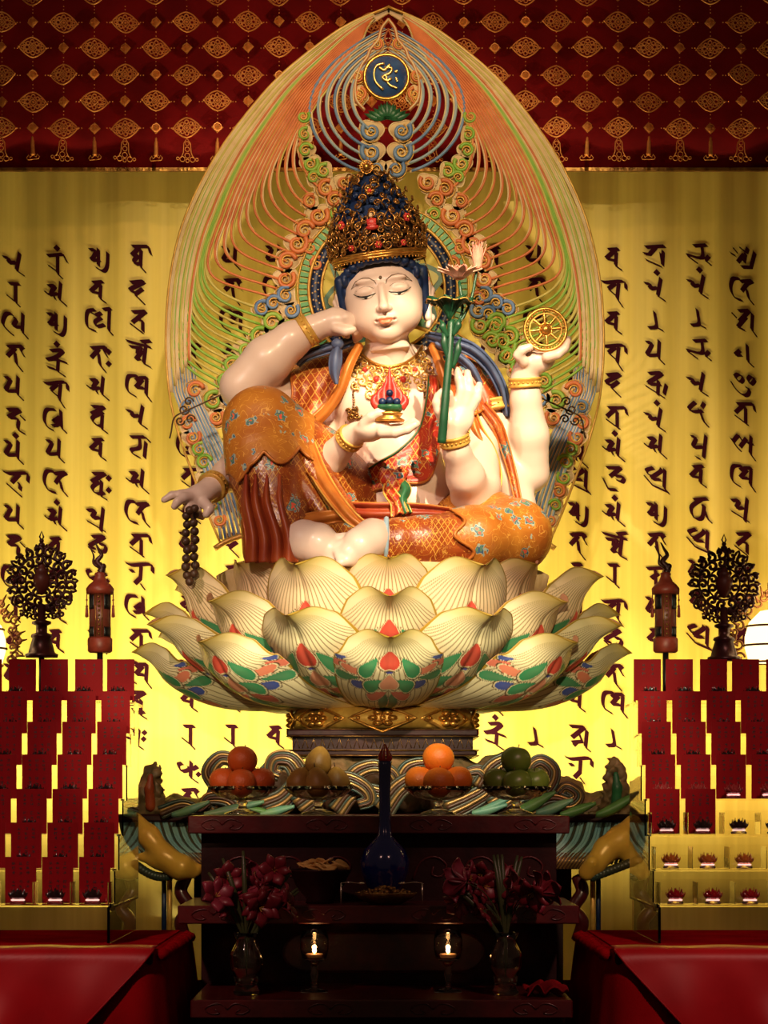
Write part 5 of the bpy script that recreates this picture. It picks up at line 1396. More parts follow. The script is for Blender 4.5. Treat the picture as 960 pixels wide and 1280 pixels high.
b = MB(); b.box((TX, -.02, ZT-.012), (1.58, .80, .024), bev=.006); b.box((TX, .05, ZT-.16), (1.15, .5, .30)); b.box((TX, .05, (ZT-.3)/2), (1.1, .5, ZT-.3)); b.build('slab', M['dark_wood'], rock, smooth=False)
def wavecurl(pts, n=6, gap=4.2, r=2.5, Y=-.42, name='wave'):
    """bundle of parallel ridges along a curling line"""
    c = [(v.x, v.y) for v in bez([Vector((x, y, 0)) for x, y in pts], 36)]
    b = MB()
    for j in range(n):
        o = (j-(n-1)/2)*gap; q = []
        for i, (x, y) in enumerate(c):
            a = c[max(0, i-1)]; d = c[min(len(c)-1, i+1)]; tx, ty = d[0]-a[0], d[1]-a[1]; l = max(1e-6, sqrt(tx*tx+ty*ty)); sh = 1-.55*(i/len(c))
            q.append(P(x-ty/l*o*sh, y+tx/l*o*sh, Y-.012*cos(o/gap*.5)+.004*(j % 2)))
        b.tube(q, [R(r, Y)*lerp(1.2, .6, i/len(q)) for i in range(len(q))], 6, mi=(0, 2, 1)[j % 3])
    b.build(name, [M['wave_a'], M['wave_b'], M['wave_c']], rock)
W0 = [([(262, 1012), (272, 985), (262, 965), (275, 948), (292, 952), (290, 966), (281, 966)], 6),
 ([(330, 1012), (356, 1000), (374, 975), (364, 952), (345, 950), (340, 964), (350, 970)], 8),
 ([(372, 1010), (400, 990), (430, 975), (455, 985), (462, 1000), (448, 1006)], 7), ([(420, 1015), (440, 992), (470, 990), (492, 1004), (486, 1014)], 6),
 ([(436, 985), (446, 966), (468, 958), (490, 966), (498, 980)], 6), ([(478, 1014), (500, 985), (528, 972), (548, 984), (540, 998)], 7),
 ([(500, 975), (512, 958), (536, 954), (556, 962)], 5), ([(560, 1014), (590, 1000), (610, 985), (600, 965), (584, 966)], 7),
 ([(615, 1012), (650, 990), (680, 985), (690, 965), (676, 952), (664, 960), (670, 968)], 7), ([(660, 1014), (690, 1000), (712, 1004), (722, 994), (708, 984), (698, 992)], 6),
 ([(300, 1014), (285, 1000), (262, 998), (256, 1008), (268, 1014)], 5), ([(200, 1016), (228, 1006), (250, 1012), (262, 1004)], 4), ([(320, 985), (336, 962), (352, 955), (372, 958), (384, 972)], 5),
 ([(600, 985), (616, 960), (636, 950), (660, 954), (668, 966)], 6)]
for k, (pts, n) in enumerate(W0): wavecurl(pts, n, Y=-.40-.02*(k % 3))
rf = Field((-.74, -.42, ZT-.03), (.74, .25, ZT+.22), .012)
for (x, y, Y, rx, rz) in ((300, 1000, -.2, 40, 40), (350, 990, -.15, 34, 46), (420, 985, -.2, 50, 40), (490, 985, -.2, 50, 40), (560, 985, -.2, 44, 42), (630, 990, -.15, 50, 48), (690, 1000, -.2, 40, 34), (240, 1014, -.15, 50, 18), (740, 1012, -.15, 40, 20)):
    rf.ell(P(x, y, Y), (R(rx), .14, R(rz)), .03)
b = MB(); rf.mesh(b); b.v = [(x+.006*noise3((x, y, z), 30), y+.012*noise3((x, y, z), 24, 2), z+.010*noise3((x, y, z), 28, 1)) for x, y, z in b.v]; b.build('rock', M['rock'], rock)
# broad leaves lying along the edge
for (x0, y0, x1, y1, w_, m_) in ((215, 1018, 262, 1002, 5, 'leaf_teal'), (255, 1018, 330, 1002, 6, 'leaf_teal'), (322, 1018, 368, 1008, 5, 'leaf_teal'), (590, 1016, 634, 1006, 6, 'leaf_teal'), (600, 1012, 640, 996, 5, 'leaf_teal'), (640, 1016, 694, 990, 9, 'leaf_green'), (670, 1016, 716, 1000, 7, 'leaf_teal'),
                                 (700, 1018, 745, 1004, 6, 'leaf_green'), (745, 1018, 800, 990, 8, 'leaf_green'), (340, 1016, 300, 1008, 5, 'leaf_green')):
    b = MB()
    def fn(u, v): x = lerp(x0, x1, u); y = lerp(y0, y1, u**1.4); wd = w_*sin(pi*min(1, u*.9+.08)); t = (v-.5)*2; return P(x-t*wd*.4, y+t*wd, -.50-.012*(1-t*t)-.01*u)
    b.grid(fn, 14, 6); o = b.build('carved_leaf', M[m_], rock); mod(o, 'SOLIDIFY', thickness=.004)
# blue ridged fringe and yellow corner scrolls hanging over the plinth edge
for sd in (-1, 1):
    b = MB(); n = 30
    for i in range(n):
        t = i/(n-1)
        if sd < 0: xa, ya, xb, yb = lerp(150, 246, t), 1024, lerp(168, 300, t), lerp(1068, 1088, t)
        else: xa, ya, xb, yb = lerp(700, 808, t), 1024, lerp(650, 800, t), 1080
        q = bez([P(xa, ya, -.40), P(lerp(xa, xb, .25), lerp(ya, yb, .5), -.455), P(lerp(xa, xb, .7), lerp(ya, yb, .8), -.47), P(xb, yb, -.465)], 12)
        b.tube(q, R(2.0), 6, mi=i % 2 if t < .0 else (0 if i % 3 else 1))
    b.build('wave_fringe', [M['fringe_blue'], M['wave_a']], rock)
    b = MB()
    for i in range(24):
        t = i/23; x0, x1 = (222, 305) if sd < 0 else (700, 640)
        xx = lerp(*((205, 262) if sd < 0 else (690, 740)), t); b.tube([P(xx, 1066, -.47), P(xx+(22 if sd < 0 else -14), 1086, -.475)], R(1.6), 5, mi=i % 2)
    b.build('lower_fringe', [M['wave_b'], M['wave_c']], rock)
    f = Field((-.95, -.60, ZT-.30), (-.35, -.25, ZT+.03), .006) if sd < 0 else Field((.35, -.64, ZT-.30), (.98, -.25, ZT+.03), .006)
    if sd < 0: limb(f, [(170, 1022, -.44, 7), (186, 1045, -.48, 13), (206, 1070, -.50, 13), (228, 1084, -.51, 14), (240, 1092, -.50, 6)], .02); limb(f, [(172, 1070, -.46, 5), (196, 1074, -.48, 10), (222, 1092, -.50, 7)], .02); limb(f, [(225, 1084, -.50, 10), (262, 1088, -.49, 5)], .02)
    else: limb(f, [(792, 1030, -.44, 12), (776, 1050, -.48, 17), (758, 1062, -.50, 15), (744, 1080, -.52, 12), (734, 1090, -.53, 10)], .02); limb(f, [(776, 1052, -.48, 15), (790, 1072, -.48, 12)], .02); limb(f, [(734, 1090, -.53, 10), (740, 1078, -.55, 8)], .01)
    b = MB(); f.mesh(b); b.build('corner_scroll', M['scroll_yellow'], rock)
    b = MB()
    for i in range(14):
        t = i/13
        p = P(lerp(168, 216, t), 1080+16*sin(t*2.2), -.46-.02*t) if sd < 0 else P(lerp(742, 800, t), 1096-22*t, -.53+.03*t)
        b.ball(p, (R(6), R(6), R(5.5)), 10, 6)
    b.build('scale_roll', M['wave_a'], rock)
    # turned post with a gold edge, carved leg
    px_ = 212 if sd < 0 else 741
    b = MB(); b.tube([P(px_, 1098, -.40), P(px_, 1172, -.40)], R(3.2), 10); b.build('gold_post', M['gold_paint'], rock)
    b = MB(); b.tube([P(px_-(7 if sd < 0 else -7), 1098, -.38), P(px_-(7 if sd < 0 else -7), 1172, -.38)], R(3), 8); b.build('dark_post', M['dark_blue'], rock)
    b = MB(); xx = 232 if sd < 0 else 722
    b.tube(bez([P(xx, 1096, -.40), P(xx+6*sd, 1115, -.42), P(xx-5*sd, 1135, -.42), P(xx+6*sd, 1152, -.42), P(xx, 1175, -.40)], 20), R(8), 10); b.build('carved_leg', M['red_lacquer'], rock)
# two rock figures rising at the ends of the plinth
def spire(x, y0, y1, wd, lab, mats_, seed, sgn):
    o_ = thing('rock_figurine', lab, 'carving', P(x, y0, -.30))
    f = Field((P(x-wd*2, y0, -.3).x, -.42, ZT-.02), (P(x+wd*2, y0, -.3).x, -.18, P(x, y1-8, -.3).z), .0055)
    limb(f, [(x, y0-2, -.3, wd*1.1), (x-sgn*3, lerp(y0, y1, .35), -.3, wd*.85), (x-sgn*2, lerp(y0, y1, .7), -.3, wd*.6), (x+sgn*2, y1+5, -.3, wd*.25)], .02)
    for k in range(7): t = k/7; limb(f, [(x+sgn*wd*(.2+.3*sin(k*2+seed)), lerp(y0, y1, t*.8+.05), -.34, wd*.35), (x+sgn*wd*(1.1-.7*t), lerp(y0, y1, t*.8+.16), -.32, wd*.12)], .006)
    limb(f, [(x-wd*1.6, y0, -.3, wd*.35), (x+wd*1.6, y0, -.3, wd*.35)], .02)
    b = MB(); f.mesh(b); b.v = [(p[0]+.004*noise3(p, 60, seed), p[1]+.006*noise3(p, 45, seed), p[2]+.005*noise3(p, 50, seed)) for p in b.v]
    b.build('rock', M[mats_[0]], o_)
    f = Field((P(x-wd*2, y0, -.36).x, -.46, ZT), (P(x+wd*2, y0, -.36).x, -.25, P(x, y1, -.36).z), .005)
    limb(f, [(x-sgn*wd*.1, lerp(y0, y1, .12), -.35, wd*.4), (x-sgn*wd*.2, lerp(y0, y1, .45), -.36, wd*.34), (x-sgn*wd*.1, lerp(y0, y1, .68), -.36, wd*.2)], .01); b = MB(); f.mesh(b); b.build('robe', M[mats_[1]], o_)
spire(190, 1016, 948, 17, 'small dark brown rock figurine at the left end of the plinth', ('rock', 'fold_red'), 1, 1)
spire(768, 1018, 944, 18, 'small brown and green rock figurine at the right end of the plinth', ('rock', 'green'), 4, -1)

# ================================================================ altar table in front
altar = thing('altar_table', 'stepped dark red lacquered altar table with carved slabs, below the lotus throne', 'altar table', (0, -1.25, 0))
AX = (235+712)/2-480; AX = AX*6.75/3200
def slab(y0, y1, x0, x1, Yf, Yb, name='slab'):
    k = (Yf+CAMD)/FPX; z0 = EYE+(1000-y0)*k; z1 = EYE+(1000-y1)*k; X0 = (x0-480)*k; X1 = (x1-480)*k
    b = MB(); b.box(((X0+X1)/2, (Yf+Yb)/2, (z0+z1)/2), (X1-X0, Yb-Yf, z0-z1), bev=.003); o = b.build(name, M['red_lacquer'], altar, smooth=False)
    b = MB()
    for xc in np.linspace(X0+.09, X1-.09, 4):
        for s_ in (-1, 1):
            b.tube(bez([Vector((xc+s_*a*.055, Yf-.002, lerp(z1, z0, q))) for a, q in ((.0, .5), (.3, .8), (.7, .75), (1, .5), (.7, .25), (.35, .3), (.55, .5))], 18), .0016, 5)
    b.build('slab_carving', M['red_lacquer'], o); return z0, X0, X1
zt1, _, _ = slab(1020, 1042, 235, 712, -1.25, -.58)
zt2, _, _ = slab(1132, 1155, 222, 724, -1.50, -.95)
zt3, X0_, X1_ = slab(1250, 1273, 238, 716, -1.75, -.95)
b = MB()
b.box((AX, -.92, (zt1-.04+zt2)/2), (.945, .54, zt1-.04-zt2)); b.box((AX, -.92, (zt2-.04+zt3)/2), (.945, .54, zt2-.04-zt3)); b.box((AX, -1.3, (zt3-.046)/2), (.90, .80, zt3-.046))
b.build('carcass', M['dark_wood'], altar, smooth=False)
b = MB()   # raised oval cartouche on the lower riser
YR = -1.19; ov = []
for i in range(60):
    t = 2*pi*i/60; cx = 480+ (95 if cos(t) > 0 else -95); ov.append(P(cx+30*cos(t), 1190-24*sin(t), YR))
b.prism([p-Vector((0, .012, 0)) for p in ov], .012); b.tube([p-Vector((0, .012, 0)) for p in ov], .004, 6, closed=True)
b.build('cartouche', M['red_lacquer'], altar, smooth=False)
b = MB()
for s_ in (-1, 1):
    for xx in (300, 360, 420): b.tube(bez([P(480+s_*(xx-480)+dx, 1085+dy, YR-.002) for dx, dy in ((-24, 14), (-14, -8), (4, -14), (18, -4), (12, 10), (0, 8), (2, -2))], 20), .003, 6)
b.build('riser_carving', M['red_lacquer'], altar)
# ================================================================ fruit on glass pedestal bowls
M['glass'] = glass('clear_glass', (1, .95, .88), .02); M['acrylic'] = glass('acrylic', (.98, .96, .90), .01, 1.25)
M['orange_fruit'] = mat('orange_skin', (.78, .20, .015), .42, 0, (.70, .14, .01), 8, .25, 260); M['dark_orange'] = mat('deep_orange_skin', (.60, .11, .02), .42, 0, (.50, .08, .01), 8, .25, 260)
M['pear'] = mat('pear_skin', (.40, .22, .04), .45, 0, (.30, .15, .03), 30, .1, 120); M['apple'] = mat('green_apple_skin', (.07, .13, .015), .35, 0, (.12, .17, .02), 12)
M['stalk'] = mat('stalk', (.06, .035, .015), .7)
YB = -1.02
def glass_bowl(x, lab):
    o = thing('glass_bowl', lab, 'pedestal bowl', P(x, 1018, YB), 'glass pedestal bowls of fruit'); c = Vector((P(x, 0, YB).x, YB, zt1+.0015)); k = R(1, YB)
    b = MB(); b.lathe([(.001, 0), (21*k, 0), (22*k, 2*k), (14*k, 5*k), (6*k, 8*k), (4.5*k, 12*k), (7*k, 15*k), (4.5*k, 18*k)], c, 28, wob=lambda a, z: 1+.04*cos(10*a)); b.build('foot', M['glass'], o)
    b = MB(); b.lathe([(4.5*k, 18*k), (16*k, 19*k), (30*k, 23*k), (39*k, 30*k), (43*k, 35*k), (42*k, 36*k), (37*k, 31.5*k), (28*k, 25*k), (14*k, 21.5*k), (.001, 21*k)], c, 40, wob=lambda a, z: 1+.025*cos(20*a)); b.build('bowl', M['glass'], o)
    return c, k
def fruit(kind, c, r, lab, grp, rot=(0, 0, 0), matn='orange_fruit'):
    o = thing(kind, lab, kind, c, grp); b = MB(); RR = Euler(rot).to_matrix()
    if kind == 'orange': prof = [(max(1e-4, r*sin(pi*i/18))*(1-.0*i), -r*.94*cos(pi*i/18)*(1 if i < 16 else .985)) for i in range(19)]
    elif kind == 'pear': prof = [(max(1e-4, r*sin(pi*i/18)*(1-.30*max(0, (i-8)/10))), -r*cos(pi*i/18)*(1 if i < 9 else 1.25)) for i in range(19)]
    else: prof = [(max(1e-4, r*sin(pi*i/18)**.9*(1.02)), -r*.9*cos(pi*i/18)+(-.14*r if i > 16 else 0)+(.10*r if i < 2 else 0)) for i in range(19)]
    b.lathe(prof, c, 28, rot=RR); o.location = c; b.build('flesh', M[matn], o)
    b = MB(); top = prof[-1][1]
    b.tube([Vector(c)+RR @ Vector((0, 0, top-.002)), Vector(c)+RR @ Vector((.001, 0, top+(.004 if kind == 'orange' else .012)))], .0016, 6); b.build('stalk', M['stalk'], o)
FR = [(303, 'orange', 'dark_orange', 'deep orange fruit', 'leftmost glass bowl', 17.5), (398, 'pear', 'pear', 'brownish yellow pear', 'glass bowl of pears', 16), (548, 'orange', 'orange_fruit', 'bright orange fruit', 'glass bowl right of the blue vase', 18.5), (645, 'apple', 'apple', 'dark green apple', 'rightmost glass bowl', 17.5)]
BL = ['glass pedestal bowl holding deep red-orange oranges, leftmost on the altar', 'glass pedestal bowl heaped with brownish pears, left of the blue vase', 'glass pedestal bowl heaped with bright oranges, right of the blue vase', 'glass pedestal bowl heaped with dark green apples, rightmost on the altar']
for (x, kind, m_, adj, where, rp), bl in zip(FR, BL):
    c, k = glass_bowl(x, bl); r = rp*k*1.0
    base = 24*k
    for i, (nm, dx, dy) in enumerate((('front', 0, -22), ('left', -24, -4), ('right', 24, -4), ('back left', -13, 20), ('back right', 13, 20))):
        fruit(kind, c+Vector((dx*k, dy*k, base+r*(.93 if i == 0 else 1.05))), r*(1 if i else 1.05), f'{adj} in the {where}, {nm} below', f'{kind}s in the {where}', (.3*sin(i*2), .35*cos(i*3+x), i), m_)
    fruit(kind, c+Vector((0, 0, base+r*2.55)), r*1.08, f'{adj} on top in the {where}', f'{kind}s in the {where}', (.1, .15, .5), m_)
# ================================================================ blue vase, dishes, candles, flowers
vs = thing('vase', 'deep blue long-necked vase at the middle of the altar with a red topped stopper', 'vase', P(481, 1128, -1.30))
vc = Vector((P(481, 0, -1.30).x, -1.33, zt2+.001)); k = R(1, -1.33)
M['blue_glaze'] = mat('blue_glaze', (.004, .012, .13), .08, 0, coat=1)
b = MB(); b.lathe([(.001, 0), (14*k, 0), (15*k, 3*k), (13*k, 8*k), (22*k, 20*k), (30*k, 38*k), (31*k, 52*k), (26*k, 66*k), (15*k, 77*k), (9*k, 84*k), (7.5*k, 100*k), (7*k, 140*k), (8*k, 168*k), (9.5*k, 176*k), (8*k, 177*k), (5*k, 170*k)], vc, 40); b.build('body', M['blue_glaze'], vs)
b = MB()
for i in range(7):
    a = 2*pi*i/7; b.tube(bez([vc+Vector((0, 0, 172*k)), vc+Vector((7*cos(a)*k, 7*sin(a)*k, 180*k)), vc+Vector((5*cos(a)*k, 5*sin(a)*k, 188*k)), vc+Vector((1*cos(a)*k, 0, 198*k))], 9), [k*q for q in (2, 2.8, 3, 2.8, 2.4, 2, 1.6, 1, .6, .5)][:len(bez([vc]*4, 9))], 6)
b.build('flower_stopper', M['red'], vs)
dish = thing('offering_dish', 'low gilded dish heaped with gold pieces in front of the blue vase', 'dish', P(482, 1130, -1.42))
dc = Vector((P(482, 0, -1.42).x, -1.43, zt2+.001)); k = R(1, -1.42)
b = MB(); b.lathe([(.001, 0), (20*k, 0), (34*k, 8*k), (40*k, 14*k), (38*k, 15*k), (20*k, 5*k), (.001, 4*k)], dc, 36); b.build('dish_bowl', M['dark_gold'], dish)
random.seed(3); b = MB()
for i in range(46): a = random.random()*2*pi; q = random.random()**.5*32; b.ball(dc+Vector((q*cos(a)*k, q*sin(a)*k, (13+9*(1-q/34))*k)), (4*k, 3.4*k, 2.6*k), 8, 6, rot=Euler((a, q, 0)).to_matrix())
b.build('gold_pieces', M['dark_gold'], dish)
fd = thing('food_bowl', 'dark lacquer bowl of cream coloured dried slices left of the blue vase', 'bowl', P(400, 1128, -1.36))
c = Vector((P(400, 0, -1.36).x, -1.36, zt2+.001)); k = R(1, -1.36)
b = MB(); b.lathe([(.001, 0), (18*k, 0), (17*k, 5*k), (30*k, 22*k), (38*k, 40*k), (40*k, 42*k), (36*k, 40*k), (.001, 30*k)], c, 32); b.build('bowl', M['dark_wood'], fd)
M['slice'] = mat('dried_slice', (.62, .38, .12), .6, 0, (.5, .28, .07), 60)
b = MB()
for i in range(16):
    a = i*2.4; q = 8+22*((i*.37) % 1); cc = c+Vector((q*cos(a)*k, q*sin(a)*k, (41+5*((i*.61) % 1)+4*(1-q/30))*k)); b.lathe([(.001, 0), (9*k, 1*k), (11*k, 2*k), (9*k, 3.4*k), (.001, 3*k)], cc, 10, rot=Euler((.5*sin(i), .5*cos(i*2), i)).to_matrix(), sx=1.2)
b.build('slice', M['slice'], fd)['kind'] = 'stuff'
for (x, lab) in ((437, 'thin silver spoon lying left of the gilded dish'), (517, 'thin silver spoon lying right of the gilded dish')):
    M['silver'] = M.get('silver') or mat('silver', (.7, .6, .5), .25, .9)
    o = thing('spoon', lab, 'spoon', (P(x, 0, -1.46).x, -1.46, zt2)); s_ = 1 if x > 480 else -1; c = Vector((P(x, 0, -1.46).x, -1.455, zt2+.058))
    b = MB(); b.tube([c+Vector((s_*-.022, 0, -.003)), c+Vector((.0, 0, .0)), c+Vector((s_*.022, 0, -.002))], .0013, 6); b.build('handle', M['silver'], o)
    b = MB(); b.ball(c+Vector((-s_*.03, 0, -.003)), (.010, .006, .003), 12, 6); b.tube([c+Vector((s_*.022, 0, -.002)), c+Vector((s_*.022, 0, -.055))], .0025, 6); b.build('spoon_bowl', M['silver'], o)
M['flame'] = mat('flame', (1, .55, .2), .5, emit=14, ecol=(1, .55, .18)); M['wax'] = mat('wax', (.7, .42, .25), .4); M['red_glass'] = glass('red_glass', (.95, .35, .25), .05)
for (x, lab) in ((393, 'lit candle in a clear stemmed glass on the lowest altar step, left one'), (560, 'lit candle in a clear stemmed glass on the lowest altar step, right one')):
    o = thing('candle_glass', lab, 'candle holder', P(x, 1245, -1.6), 'candles in stemmed glasses'); c = Vector((P(x, 0, -1.5).x, -1.5, zt3+.001)); k = R(1, -1.5)
    b = MB(); b.lathe([(.001, 0), (18*k, 0), (16*k, 2*k), (4*k, 5*k), (3*k, 14*k), (5*k, 22*k), (3.5*k, 30*k), (6*k, 36*k), (15*k, 42*k), (18*k, 54*k), (18*k, 66*k), (15*k, 78*k), (14*k, 78*k), (16.5*k, 66*k), (16.5*k, 54*k), (13*k, 43*k), (.001, 40*k)], c, 32); b.build('stemmed_glass', M['glass'], o)
    b = MB(); b.lathe([(.001, 42*k), (10*k, 42*k), (11*k, 46*k), (10.5*k, 47*k), (.001, 47*k)], c, 20); b.build('candle', M['wax'], o)
    b = MB(); b.lathe([(.0004, 47*k), (2.4*k, 49.5*k), (2.7*k, 51.5*k), (1.6*k, 55*k), (.0004, 59*k)], c, 12); b.build('flame', M['flame'], o)
    l = lamp('candle_light', 'POINT', c+Vector((0, -.004, 56*k)), .12, (1, .5, .18), size=.006)
    l.parent = o; l.location = Vector(l.location)-Vector(o.location)
M['petal_red'] = mat('orchid_red', (.13, .006, .013), .4, 0, (.20, .015, .03), 30); M['petal_pink'] = mat('orchid_pink', (.26, .03, .06), .4, 0, (.16, .01, .025), 30)
M['dark_leaf'] = mat('dark_leaf', (.03, .05, .015), .4, 0, (.05, .06, .02), 20)
def bouquet(xc, yc, xv, lab, seed, sx=1.0):
    random.seed(seed)
    o = thing('flower_vase', lab, 'vase of flowers', (P(xv, 0, -1.60).x, -1.60, zt3)); c = Vector((P(xv, 0, -1.60).x, -1.60, zt3+.001)); k = R(1, -1.60)
    b = MB(); b.lathe([(.001, 0), (15*k, 0), (17*k, 4*k), (13*k, 12*k), (20*k, 36*k), (21*k, 50*k), (15*k, 62*k), (12*k, 68*k), (17*k, 78*k), (15.5*k, 78*k), (10.5*k, 68*k), (13*k, 61*k), (19*k, 50*k), (18*k, 37*k), (11*k, 13*k), (.001, 6*k)], c, 28); b.build('glass_vase', M['glass'], o)
    pos = []
    for i in range(15):
        a = random.uniform(-1.25, 1.25); rr = random.uniform(.35, 1)
        pos.append((xc+sin(a)*rr*58*sx, yc-cos(a)*rr*48+26+random.uniform(-6, 20), -1.60+random.uniform(-.10, .05)))
    b = MB()
    for (x, y, Y) in pos: b.tube(bez([c+Vector((0, 0, 20*k)), c+Vector((0, 0, 74*k)), (c+Vector((0, 0, 110*k))).lerp(P(x, y, Y), .45), P(x, y, Y)], 14), .0016, 5)
    b.build('stems', M['dark_leaf'], o)
    for i, (x, y, Y) in enumerate(pos):
        fc = P(x, y, Y); RR = Euler((random.uniform(-.6, .7), random.uniform(-.8, .8), random.uniform(0, 6))).to_matrix(); b = MB(); rl = R(random.uniform(17, 23))
        for q in range(6):
            ang = 2*pi*q/6; wd = .42 if q % 2 else .30
            def fn(u, v, ang=ang, wd=wd):
                t = (v-.5)*2; w_ = wd*sin(pi*min(1, u*.93+.05)); r_ = rl*u; p = Vector((r_*cos(ang)-t*w_*rl*sin(ang), -rl*.55*sin(u*2.1)+rl*.12*t*t, r_*sin(ang)+t*w_*rl*cos(ang))); return fc+RR @ p
            b.grid(fn, 8, 4)
        for q in range(4): b.tube([fc, fc+RR @ Vector((.006*cos(q*1.6), -.022, .006*sin(q*1.6)))], .0009, 4, mi=1)
        ob = b.build('blossom', [M['petal_red' if i % 3 else 'petal_pink'], M['gold_paint']], o); mod(ob, 'SOLIDIFY', thickness=.0012)
    b = MB()
    for i in range(7):
        a = random.uniform(-1.4, 1.4); x1, y1 = xc+sin(a)*62*sx, yc-cos(a)*62+20
        q = bez([P(xv, 1180, -1.60), P(lerp(xv, x1, .5), lerp(1180, y1, .6), -1.62), P(x1, y1, -1.60)], 10); b.tube(q, [.001+.006*sin(pi*(j+.5)/12) for j in range(len(q))], 6, flat=.3)
    b.build('leaves', M['dark_leaf'], o)
bouquet(312, 1105, 308, 'glass vase of dark red orchids on the left of the altar', 5)
bouquet(628, 1110, 632, 'glass vase of dark red orchids on the right of the altar', 8, 1.35)
cl = thing('folded_napkin', 'small crumpled dark red cloth lying on the lowest altar step at the right', 'cloth', P(672, 1250, -1.6))
b = MB()
def fn(u, v):
    x = lerp(656, 706, u); t = v; return Vector((P(x, 0, -1.6).x+.006*sin(v*9), -1.68+.13*v, zt3+.004+.022*abs(sin(u*7+v*3))*(1-abs(u-.5))*1.2+.012*sin(v*8+u*5)**2))
b.grid(fn, 40, 24); ob = b.build('cloth', M['valance'], cl); mod(ob, 'SOLIDIFY', thickness=.003)
for x in (470, 500):
    pass
# ================================================================ side tables with red cloths
ZS = EYE-.362
M['red_cloth'] = mat('red_cloth', (.30, .005, .008), .6, 0, (.22, .003, .006), 7, .08, 180, spec=0)
M['red_satin'] = mat('red_satin', (.40, .006, .012), .42, 0, (.30, .004, .009), 6, spec=.25)
M['cloth_trim'] = mat('cloth_trim', (.42, .10, .05), .6, 0, (.30, .03, .02), 60)
for sd, lab in ((-1, 'left'), (1, 'right')):
    xi = .545; xo = 1.55     # inner edge, outer edge
    t = thing('side_table', f'side table under a red cloth on the {lab}, carrying the tiered clear stand', 'table', (sd*1.05, -1.35, 0))
    b = MB(); b.box((sd*(xi+xo)/2, -1.40, ZS-.018), (xo-xi-.02, .94, .03), bev=.004); b.build('table_top', M['dark_wood'], t, smooth=False)
    for (x, y) in ((xi+.06, -1.80), (xo-.06, -1.80), (xi+.06, -1.0), (xo-.06, -1.0)):
        b = MB(); b.box((sd*x, y, (ZS-.03)/2), (.05, .05, ZS-.03), bev=.004); b.build('leg', M['dark_wood'], t, smooth=False)
    c = thing('tablecloth', f'dark red pleated cloth hanging over the front of the {lab} side table', 'tablecloth', (sd*1.05, -1.35, ZS))
    b = MB()
    def fn(u, v):        # u along the perimeter: back-inner corner -> front-inner corner -> front-outer ; v down
        per = u*1.9
        if per < .84: x, y, nx, ny = xi, -.96-per, -1, 0
        elif per < .94: a = (per-.84)/.10*pi/2; x, y, nx, ny = xi+.06-.06*cos(a), -1.80-.06*sin(a), -cos(a), -sin(a)
        else: x, y, nx, ny = xi+.06+(per-.94), -1.86, 0, -1
        if v < .12: k = v/.12; return (sd*(x+nx*(-.05*(1-k))), y+ny*(-.05*(1-k)), ZS+.004-.006*k*k)
        k = (v-.12)/.88; am = .004+.034*k**.7; w_ = sin(per*34+.6*sin(per*9))+.35*sin(per*77)
        return (sd*(x+nx*(.012+am*(w_+1)*.5+.03*k)), y+ny*(.012+am*(w_+1)*.5+.02*k), ZS-.004-k*.62)
    b.grid(fn, 260, 26, flip=sd > 0); ob = b.build('skirt_cloth', M['red_cloth'], c)
    b = MB(); b.box((sd*(xi+xo)/2, -1.40, ZS+.001), (xo-xi-.03, .90, .006)); b.build('top_cloth', M['red_cloth'], c, smooth=False)
    b = MB()      # fringe of the rolled inner edge
    b.tube([Vector((sd*(xi-.012+.008*sin(k*.9)), -.98-.86*k/60, ZS-.01-.0*k)) for k in range(61)], [.012+.003*sin(k*1.7) for k in range(61)], 8); b.build('rolled_edge', M['red_cloth'], c)
    # square overcloth laid cornerwise, one point hanging down the front
    o = thing('overcloth', f'smooth red satin square laid cornerwise over the {lab} table front', 'tablecloth', (sd*1.0, -1.8, ZS))
    b = MB(); cx = .98; hw = .43
    def fo(u, v):
        x = lerp(-hw, hw, u); hang = max(.0, 1-abs(x)/hw)*.46 if abs(x) < hw else 0
        tot = .10+hang; s_ = v*tot
        if s_ < .09: y, z = -1.775-s_, ZS+.009+.0015*sin(x*30)
        elif s_ < .12: a = (s_-.09)/.03*pi/2; y, z = -1.865-.032*sin(a), ZS+.009-.03*(1-cos(a))
        else: q_ = s_-.12; y, z = -1.897-.045*min(1, q_*3)-(.016*sin(x*15+q_*7)+.008*sin(x*38-q_*14)+.012*abs(sin((abs(x)-q_*.9)*9)))*min(1, q_*5), ZS-.021-q_
        return (sd*(cx+x), y, z)
    b.grid(fo, 70, 50, flip=sd > 0); ob = b.build('satin', M['red_satin'], o); mod(ob, 'SOLIDIFY', thickness=.003)
    b = MB()
    b.tube([Vector(fo(u, 1)) for u in np.linspace(.0, 1, 60)], .0028, 5); b.build('hem', M['red_satin'], o)
# ================================================================ tiered clear stands with red cards and lotus lamps
M['card'] = mat('red_card', (.24, .002, .006), .6, 0, (.20, .002, .005), 8, spec=.12); M['card_ink'] = mat('card_ink', (.035, .002, .004), .6)
M['led'] = mat('lamp_light', (1, .55, .5), .5, emit=1.5, ecol=(1, .55, .50))  # glow that stands in for bright reflections on the acrylic shelf edges
M['lamp_dark'] = mat('dark_crystal', (.015, .006, .008), .08, 0, coat=1); M['lamp_red'] = mat('red_crystal', (.35, .004, .012), .06, 0, coat=1, trans=.3); M['lamp_amber'] = mat('amber_crystal', (.60, .20, .03), .08, 0, coat=1, trans=.4)
M['lamp_rose'] = mat('rose_crystal', (.45, .06, .06), .08, 0, coat=1, trans=.4)
ROWY = [824, 864, 902, 943, 986, 1028, 1071]; CW = .078; CH = .116; PIT = .0925; XI = .684
def rowpos(r): Y = -1.0-.10*r; return Y, EYE+(1000-ROWY[r])*(Y+CAMD)/FPX
